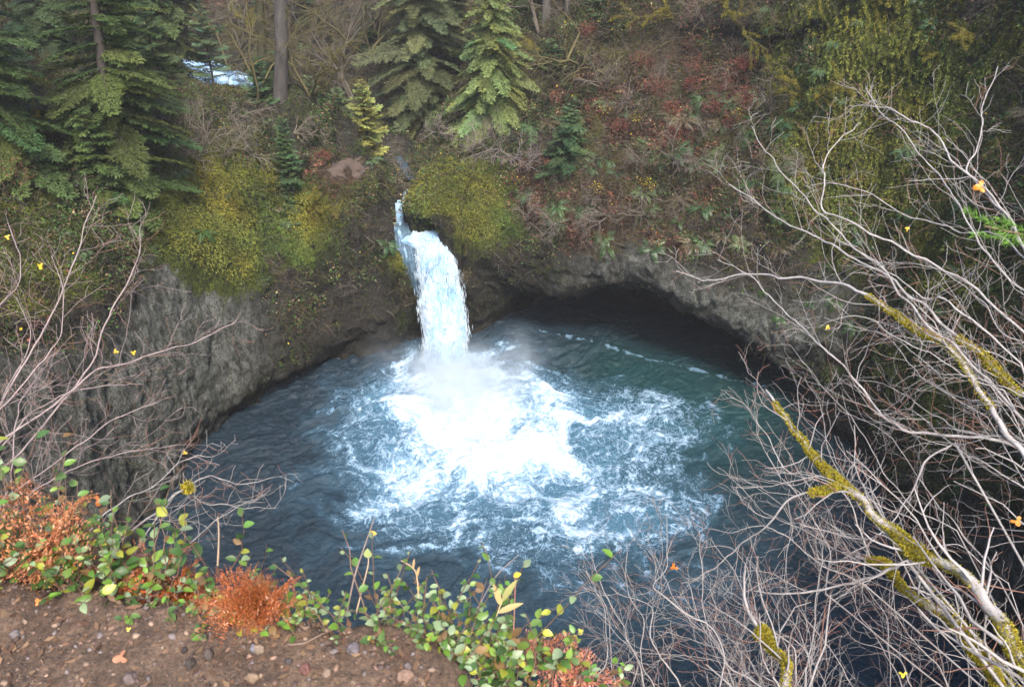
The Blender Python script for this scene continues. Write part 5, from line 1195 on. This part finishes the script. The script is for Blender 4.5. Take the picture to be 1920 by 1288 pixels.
# ------------------------------------------------------------------ bare shrubs close to the viewer
TW = (0.255, 0.235, 0.225); TIP = (0.19, 0.10, 0.075); PK = (0.21, 0.165, 0.16)
YMS = (0.30, 0.25, 0.025)
def shrub(label, limbs, seed, root=None, col=TW, tip=TIP, group=None, name='bare_shrub'):
    """limbs: (photo points with distance, r0, r1, kids, kid length, level, moss blades, moss span)"""
    rng = np.random.default_rng(8000 + seed)
    pts0 = WK(*limbs[0][0][0]) if root is None else np.array(root, float)
    t_ = thing(name, pts0, label, 'shrub', group)
    for (pl, r0, r1, nk, kl, lev, nm, span) in limbs:
        P = catmull(np.array([WK(*q) for q in pl]), 8)
        seg = np.linalg.norm(np.diff(P, axis=0), axis=1).sum()
        P = P + (fbm(P * 5.0, 3, seed)[:, None] * np.array([1, .6, 1]) * .030 + fbm(P * 14 + 3, 2, seed + 1)[:, None] * np.array([-.6, .5, 1]) * .008) * sstep(0, .15, np.linspace(0, 1, len(P)))[:, None]
        if root is not None: P = np.concatenate([catmull(np.array([pts0, (pts0 + P[0]) / 2 + rng.normal(size=3) * .05, P[0]]), 6)[:-1], P])
        sc_ = (.58 if col is PK else (.80 if nm > 3000 else .62)); rr = np.linspace(r0 * sc_, r1 * sc_, len(P)) * (1 + .10 * fbm(P * 20, 2, 4)); g_ = Geo()
        V, F = tube_arrays(P, rr, 8); kk = 1 + .35 * fbm(V * 30, 3, seed + 9)[:, None]
        g_.add(V, F, np.array(col) * 1.1 * kk); lm = g_.build('limb', M_twig, t_)
        gr = Grow(rng)
        if nk: gr.kids(P, rr * .6, kl / .6, int(nk * 1.1), lev, col, .21, (0, 0, .03), (4, 4, 4), .58, .85, tip, .0, .00075, lo=.08)
        if gr.P:
            q = Geo(); q.add(*gr.arrays(4)); q.build('twigs', M_twig, lm)
        if nm:
            i0, i1 = int(span[0] * len(P)), max(int(span[1] * len(P)), int(span[0] * len(P)) + 3)
            mg = Geo(); mg.add(*tuft_moss(P[i0:i1], rr[i0:i1], int(nm * 2.2), .021, YMS, rng, .4)); mg.build('moss', M_moss, lm)
    return t_
RT = WK(2080, 1560, 3.3)
shrub('mossy limbed shrub whose thick yellow green mossed boughs cross the lower right corner', [
    ([(1990, 1330, 2.9), (1920, 1235, 3.0), (1850, 1140, 3.15), (1800, 1085, 3.25), (1720, 1035, 3.4), (1650, 975, 3.5), (1590, 905, 3.6), (1530, 865, 3.7), (1480, 800, 3.8), (1430, 735, 4.0)], .040, .007, 26, .50, 2, 22000, (.12, .97)),
    ([(1915, 1340, 3.3), (1850, 1250, 3.4), (1790, 1180, 3.5), (1720, 1120, 3.6), (1660, 1070, 3.75), (1598, 1048, 3.8)], .028, .009, 14, .45, 2, 9000, (.3, .98)),
    ([(1700, 1050, 3.42), (1640, 1085, 3.5), (1570, 1098, 3.6), (1480, 1108, 3.7), (1412, 1112, 3.8)], .014, .004, 12, .35, 2, 0, None),
    ([(1580, 905, 3.6), (1530, 925, 3.6), (1480, 940, 3.65), (1440, 985, 3.7), (1390, 1020, 3.8), (1330, 1070, 3.9), (1280, 1092, 4.0)], .010, .003, 12, .35, 2, 1800, (.05, .4))], 1, root=RT)
shrub('pale hazel like shrub reaching far left over the cave with a long arching branch', [
    ([(2060, 1080, 3.3), (1990, 960, 3.4), (1925, 860, 3.5), (1870, 790, 3.6), (1820, 700, 3.7), (1760, 640, 3.8), (1690, 590, 3.9), (1620, 545, 4.0), (1540, 520, 4.2), (1440, 517, 4.4), (1340, 527, 4.6), (1268, 508, 4.8)], .020, .004, 20, .50, 2, 5000, (.38, .68)),
    ([(2060, 900, 3.5), (1900, 828, 3.7), (1800, 818, 3.8), (1700, 800, 3.9), (1640, 755, 4.1), (1590, 690, 4.2), (1530, 640, 4.3), (1470, 575, 4.5), (1400, 520, 4.6), (1345, 490, 4.7)], .015, .003, 26, .50, 2, 0, None),
    ([(2060, 850, 3.5), (1960, 760, 3.6), (1860, 680, 3.8), (1760, 600, 4.0), (1660, 525, 4.2), (1570, 465, 4.4), (1480, 425, 4.6), (1420, 378, 4.7), (1365, 348, 4.8)], .018, .0035, 22, .50, 2, 1500, (.3, .45)),
    ([(2000, 900, 3.4), (1920, 780, 3.6), (1790, 650, 3.8), (1700, 560, 4.0), (1620, 480, 4.2), (1555, 420, 4.3), (1500, 370, 4.4), (1450, 300, 4.5), (1405, 243, 4.6)], .013, .0025, 18, .40, 2, 0, None),
    ([(1790, 830, 3.8), (1730, 870, 3.85), (1700, 940, 3.9), (1640, 1010, 3.95), (1560, 1060, 4.0)], .010, .003, 12, .40, 2, 0, None)], 2, root=RT + np.array([.15, .1, .1]))
shrub('upper tangle of white twigs at the right edge with one orange leaf', [
    ([(2060, 700, 3.5), (1960, 520, 3.6), (1897, 423, 3.7), (1847, 377, 3.8), (1820, 320, 3.85), (1790, 293, 3.9), (1743, 240, 4.0), (1680, 213, 4.1), (1633, 203, 4.2), (1592, 200, 4.3)], .014, .003, 20, .40, 2, 0, None),
    ([(1905, 435, 3.7), (1822, 322, 3.85), (1832, 280, 3.9), (1842, 240, 3.9), (1847, 190, 4.0), (1866, 130, 4.1)], .008, .003, 9, .28, 2, 0, None),
    ([(2060, 640, 3.6), (1930, 560, 3.7), (1850, 480, 3.8), (1800, 400, 3.9), (1760, 325, 4.0), (1720, 280, 4.0), (1655, 225, 4.1), (1620, 170, 4.2)], .010, .0025, 16, .38, 2, 0, None),
    ([(2000, 700, 3.6), (1850, 560, 3.8), (1700, 470, 4.0), (1600, 420, 4.1), (1545, 395, 4.2), (1541, 350, 4.2), (1548, 300, 4.3), (1580, 258, 4.3), (1618, 230, 4.4)], .011, .003, 16, .40, 2, 0, None),
    ([(2060, 560, 3.5), (1950, 500, 3.6), (1860, 440, 3.9), (1790, 430, 4.1), (1700, 400, 4.2), (1600, 350, 4.3), (1520, 345, 4.4)], .008, .0025, 14, .40, 2, 0, None)], 3, root=RT + np.array([.3, .1, .3]))
shrub('mossy based shrub rising from the bottom edge right of centre', [
    ([(1475, 1380, 3.1), (1468, 1290, 3.2), (1462, 1235, 3.3), (1430, 1180, 3.4), (1400, 1125, 3.5), (1395, 1060, 3.6)], .026, .005, 18, .45, 2, 8000, (.3, .72)),
    ([(1480, 1380, 3.2), (1420, 1290, 3.3), (1350, 1230, 3.4), (1290, 1160, 3.6), (1240, 1080, 3.8)], .010, .002, 16, .40, 2, 0, None),
    ([(1490, 1380, 3.3), (1520, 1250, 3.5), (1530, 1120, 3.7), (1540, 1000, 3.9)], .009, .002, 18, .42, 2, 0, None)], 4, root=WK(1500, 1500, 3.2))
lim = []
rng = np.random.default_rng(77)
def thicket(label, n, x0, x1, y0, y1, k0, k1, dx, dy, seed, nk=13, kl=.34, r=.008, col=TW, root=None, group=None):
    rg = np.random.default_rng(seed); L_ = []
    for i in range(n):
        bx = x0 + (x1 - x0) * (i + rg.random()) / n; by = rg.uniform(y0, y1); k = rg.uniform(k0, k1); ex, ey = dx * rg.uniform(.5, 1.3), dy * rg.uniform(.5, 1.2)
        pl = [(bx + ex * u + rg.normal() * 18, by + ey * u ** .9 + rg.normal() * 18, k + .35 * u) for u in np.linspace(0, 1, 5)]
        L_.append((pl, r * rg.uniform(.6, 1.2), .0016, nk, kl, 2, 0, None))
    return shrub(label, L_, seed, root, col, TIP, group)
thicket('dense grey thicket along the bottom edge right of the pink fern', 13, 1130, 1560, 1320, 1400, 2.9, 4.2, -120, -300, 21, root=WK(1400, 1600, 3.3))
thicket('thin branched thicket behind the mossy boughs at the bottom right', 11, 1500, 1950, 1300, 1400, 3.6, 5.0, -190, -420, 22, root=WK(1800, 1650, 4.0))
thicket('fine twigged shrub against the dark water right of the white foam', 9, 1560, 1900, 1000, 1150, 3.9, 5.2, -330, -330, 23, root=WK(2100, 1500, 4.2))
thicket('reddish twigged shrub at the right edge halfway up', 9, 1850, 2010, 650, 950, 3.4, 4.6, -330, -230, 24, root=WK(2200, 1350, 3.8))
# left side
LR = WK(-350, 1180, 3.6)
shrub('tall bare shrub at the left edge with long pinkish branches reaching over the cliff', [
    ([(-120, 960, 3.4), (-40, 830, 3.5), (40, 690, 3.6), (100, 590, 3.7), (140, 480, 3.8), (160, 420, 3.85), (183, 365, 3.9)], .010, .003, 14, .36, 2, 0, None),
    ([(-120, 1000, 3.3), (-20, 900, 3.4), (80, 800, 3.5), (170, 680, 3.6), (205, 590, 3.7), (238, 530, 3.75), (258, 490, 3.8), (262, 440, 3.85)], .010, .003, 16, .36, 2, 0, None),
    ([(-140, 1000, 3.2), (-20, 850, 3.3), (100, 760, 3.4), (190, 690, 3.5), (300, 660, 3.6), (370, 640, 3.7), (442, 606, 3.8)], .010, .0025, 18, .34, 2, 0, None),
    ([(-120, 900, 3.4), (-20, 790, 3.5), (60, 700, 3.6), (120, 620, 3.7), (120, 560, 3.7), (95, 480, 3.8)], .008, .0025, 14, .34, 2, 0, None),
    ([(-120, 800, 3.6), (-60, 640, 3.7), (0, 570, 3.8), (45, 510, 3.8), (10, 420, 3.9)], .008, .0025, 12, .34, 2, 0, None)], 5, root=LR, col=PK)
shrub('low dense bare shrub under it spreading across the grey rock', [
    ([(-100, 1040, 3.1), (0, 940, 3.2), (110, 860, 3.3), (200, 800, 3.4), (290, 760, 3.5)], .008, .0025, 16, .36, 2, 0, None),
    ([(-100, 1080, 3.0), (20, 960, 3.1), (130, 880, 3.2), (240, 850, 3.3), (330, 835, 3.4)], .007, .0022, 16, .34, 2, 0, None),
    ([(-100, 960, 3.3), (0, 840, 3.4), (80, 760, 3.5), (200, 730, 3.6), (270, 720, 3.7)], .008, .0022, 16, .34, 2, 0, None),
    ([(-60, 1080, 3.0), (20, 900, 3.2), (30, 780, 3.3), (80, 690, 3.5)], .007, .0022, 14, .34, 2, 0, None),
    ([(-60, 900, 3.4), (20, 720, 3.6), (60, 640, 3.7), (30, 560, 3.8)], .007, .0022, 14, .34, 2, 0, None)], 6, root=LR + np.array([.1, -.1, -.1]), col=PK)
shrub('bare shrub with fan of white twigs reaching over the dark water at the lower left', [
    ([(120, 1110, 2.9), (230, 1010, 3.0), (310, 950, 3.1), (340, 920, 3.1), (400, 895, 3.2), (460, 905, 3.3), (512, 893, 3.4)], .0075, .0018, 12, .26, 2, 500, (.62, .66)),
    ([(120, 1120, 2.9), (240, 1050, 3.0), (330, 925, 3.1), (380, 935, 3.2), (450, 955, 3.3), (520, 952, 3.4)], .006, .0016, 12, .24, 2, 0, None),
    ([(200, 1140, 2.8), (300, 1060, 2.9), (360, 1010, 3.0), (420, 970, 3.1), (480, 940, 3.2)], .006, .0016, 10, .24, 2, 0, None),
    ([(100, 1080, 3.0), (200, 960, 3.1), (300, 900, 3.2), (350, 862, 3.3), (400, 855, 3.3)], .006, .0016, 12, .24, 2, 0, None)], 7, root=WK(60, 1250, 2.9), col=TW)
maple_leaf('autumn_leaf', WK(1840, 350, 3.75), .085, (-.2, -.8, .4), (.62, .24, .03), 'bright orange leaf hanging in the white twigs at the upper right', .5)
maple_leaf('autumn_leaf', WK(1265, 1062, 3.7), .05, (-.2, -.9, .3), (.62, .16, .02), 'small orange leaf hanging above the dark water right of centre', 1.0)
maple_leaf('autumn_leaf', WK(1693, 1262, 3.4), .05, (-.2, -.9, .3), (.62, .52, .06), 'round yellow leaf low in the bottom right twigs', 2.0)
maple_leaf('autumn_leaf', WK(75, 497, 3.8), .05, (-.2, -.9, .3), (.65, .42, .03), 'yellow leaf caught in the tall bare shrub at the left', 2.0)
maple_leaf('autumn_leaf', WK(1905, 975, 3.0), .06, (-.2, -.9, .3), (.55, .22, .05), 'orange leaf at the right edge above the mossy bough', 2.5)
for k, (px, py) in enumerate([(15, 445), (218, 658), (250, 660), (345, 848), (1700, 430), (1552, 615)]):
    maple_leaf('autumn_leaf', WK(px, py, 3.7), .035, (.2, -.9, .3), (.60, .36, .04), ['yellow leaf at the left edge above the grey cliff', 'left one of two tiny yellow leaves over the grey rock', 'right one of two tiny yellow leaves over the grey rock', 'yellow leaf low over the foot of the grey cliff', 'tiny orange leaf high in the right tangle', 'small orange leaf over the right end of the cave'][k], k)
# near evergreen bough entering at the right edge
rng = np.random.default_rng(9); base = WK(2050, 470, 2.0); tipp = WK(1845, 424, 2.05)
t_ = thing('fir_bough', base, 'blurred bright green fir bough entering at the right edge', 'branch')
g_ = Geo(); u = np.linspace(0, 1, 14)[:, None]; pts = base + (tipp - base) * u; g_.tube(pts, np.linspace(.004, .002, 14), np.array([.15, .12, .06])); g_.build('stem', M_bark, t_)
P, A_, S_ = [], [], []
for tt in range(5):
    o_ = pts[2 + tt * 2]; d = norm(tipp - base + np.array([0, 0, (-.05 if tt % 2 else .05) * 2]) * .6)
    for j in range(150):
        q = o_ + d * rng.random() * .11; a = norm(d * .9 + rand_dir(1, rng)[0] * .8) * rng.uniform(.012, .022); P.append(q); A_.append(a); S_.append(norm(np.cross(a, rng.normal(size=3))) * .0009)
g_ = Geo(); g_.add(*leaves(np.array(P), np.array(A_), np.array(S_), np.array([.13, .26, .04]) * rng.uniform(.7, 1.3, (len(P), 1)))); g_.build('needles', M_needle, t_)

# air of the gorge
hb = mesh('haze', [(-110, -12, -4), (110, -12, -4), (110, 150, -4), (-110, 150, -4), (-110, -12, 75), (110, -12, 75), (110, 150, 75), (-110, 150, 75)],
          [(0, 3, 2, 1), (4, 5, 6, 7), (0, 1, 5, 4), (1, 2, 6, 5), (2, 3, 7, 6), (3, 0, 4, 7)], smooth=False)
hm = bpy.data.materials.new('haze'); hm.use_nodes = True; t = hm.node_tree; t.nodes.remove(t.nodes['Principled BSDF'])
v = t.nodes.new('ShaderNodeVolumePrincipled'); v.inputs['Color'].default_value = (0.93, 0.95, 1.0, 1); v.inputs['Density'].default_value = 0.0004
t.links.new(v.outputs[0], t.nodes['Material Output'].inputs['Volume']); hb.data.materials.append(hm); tag(hb, kind='stuff')
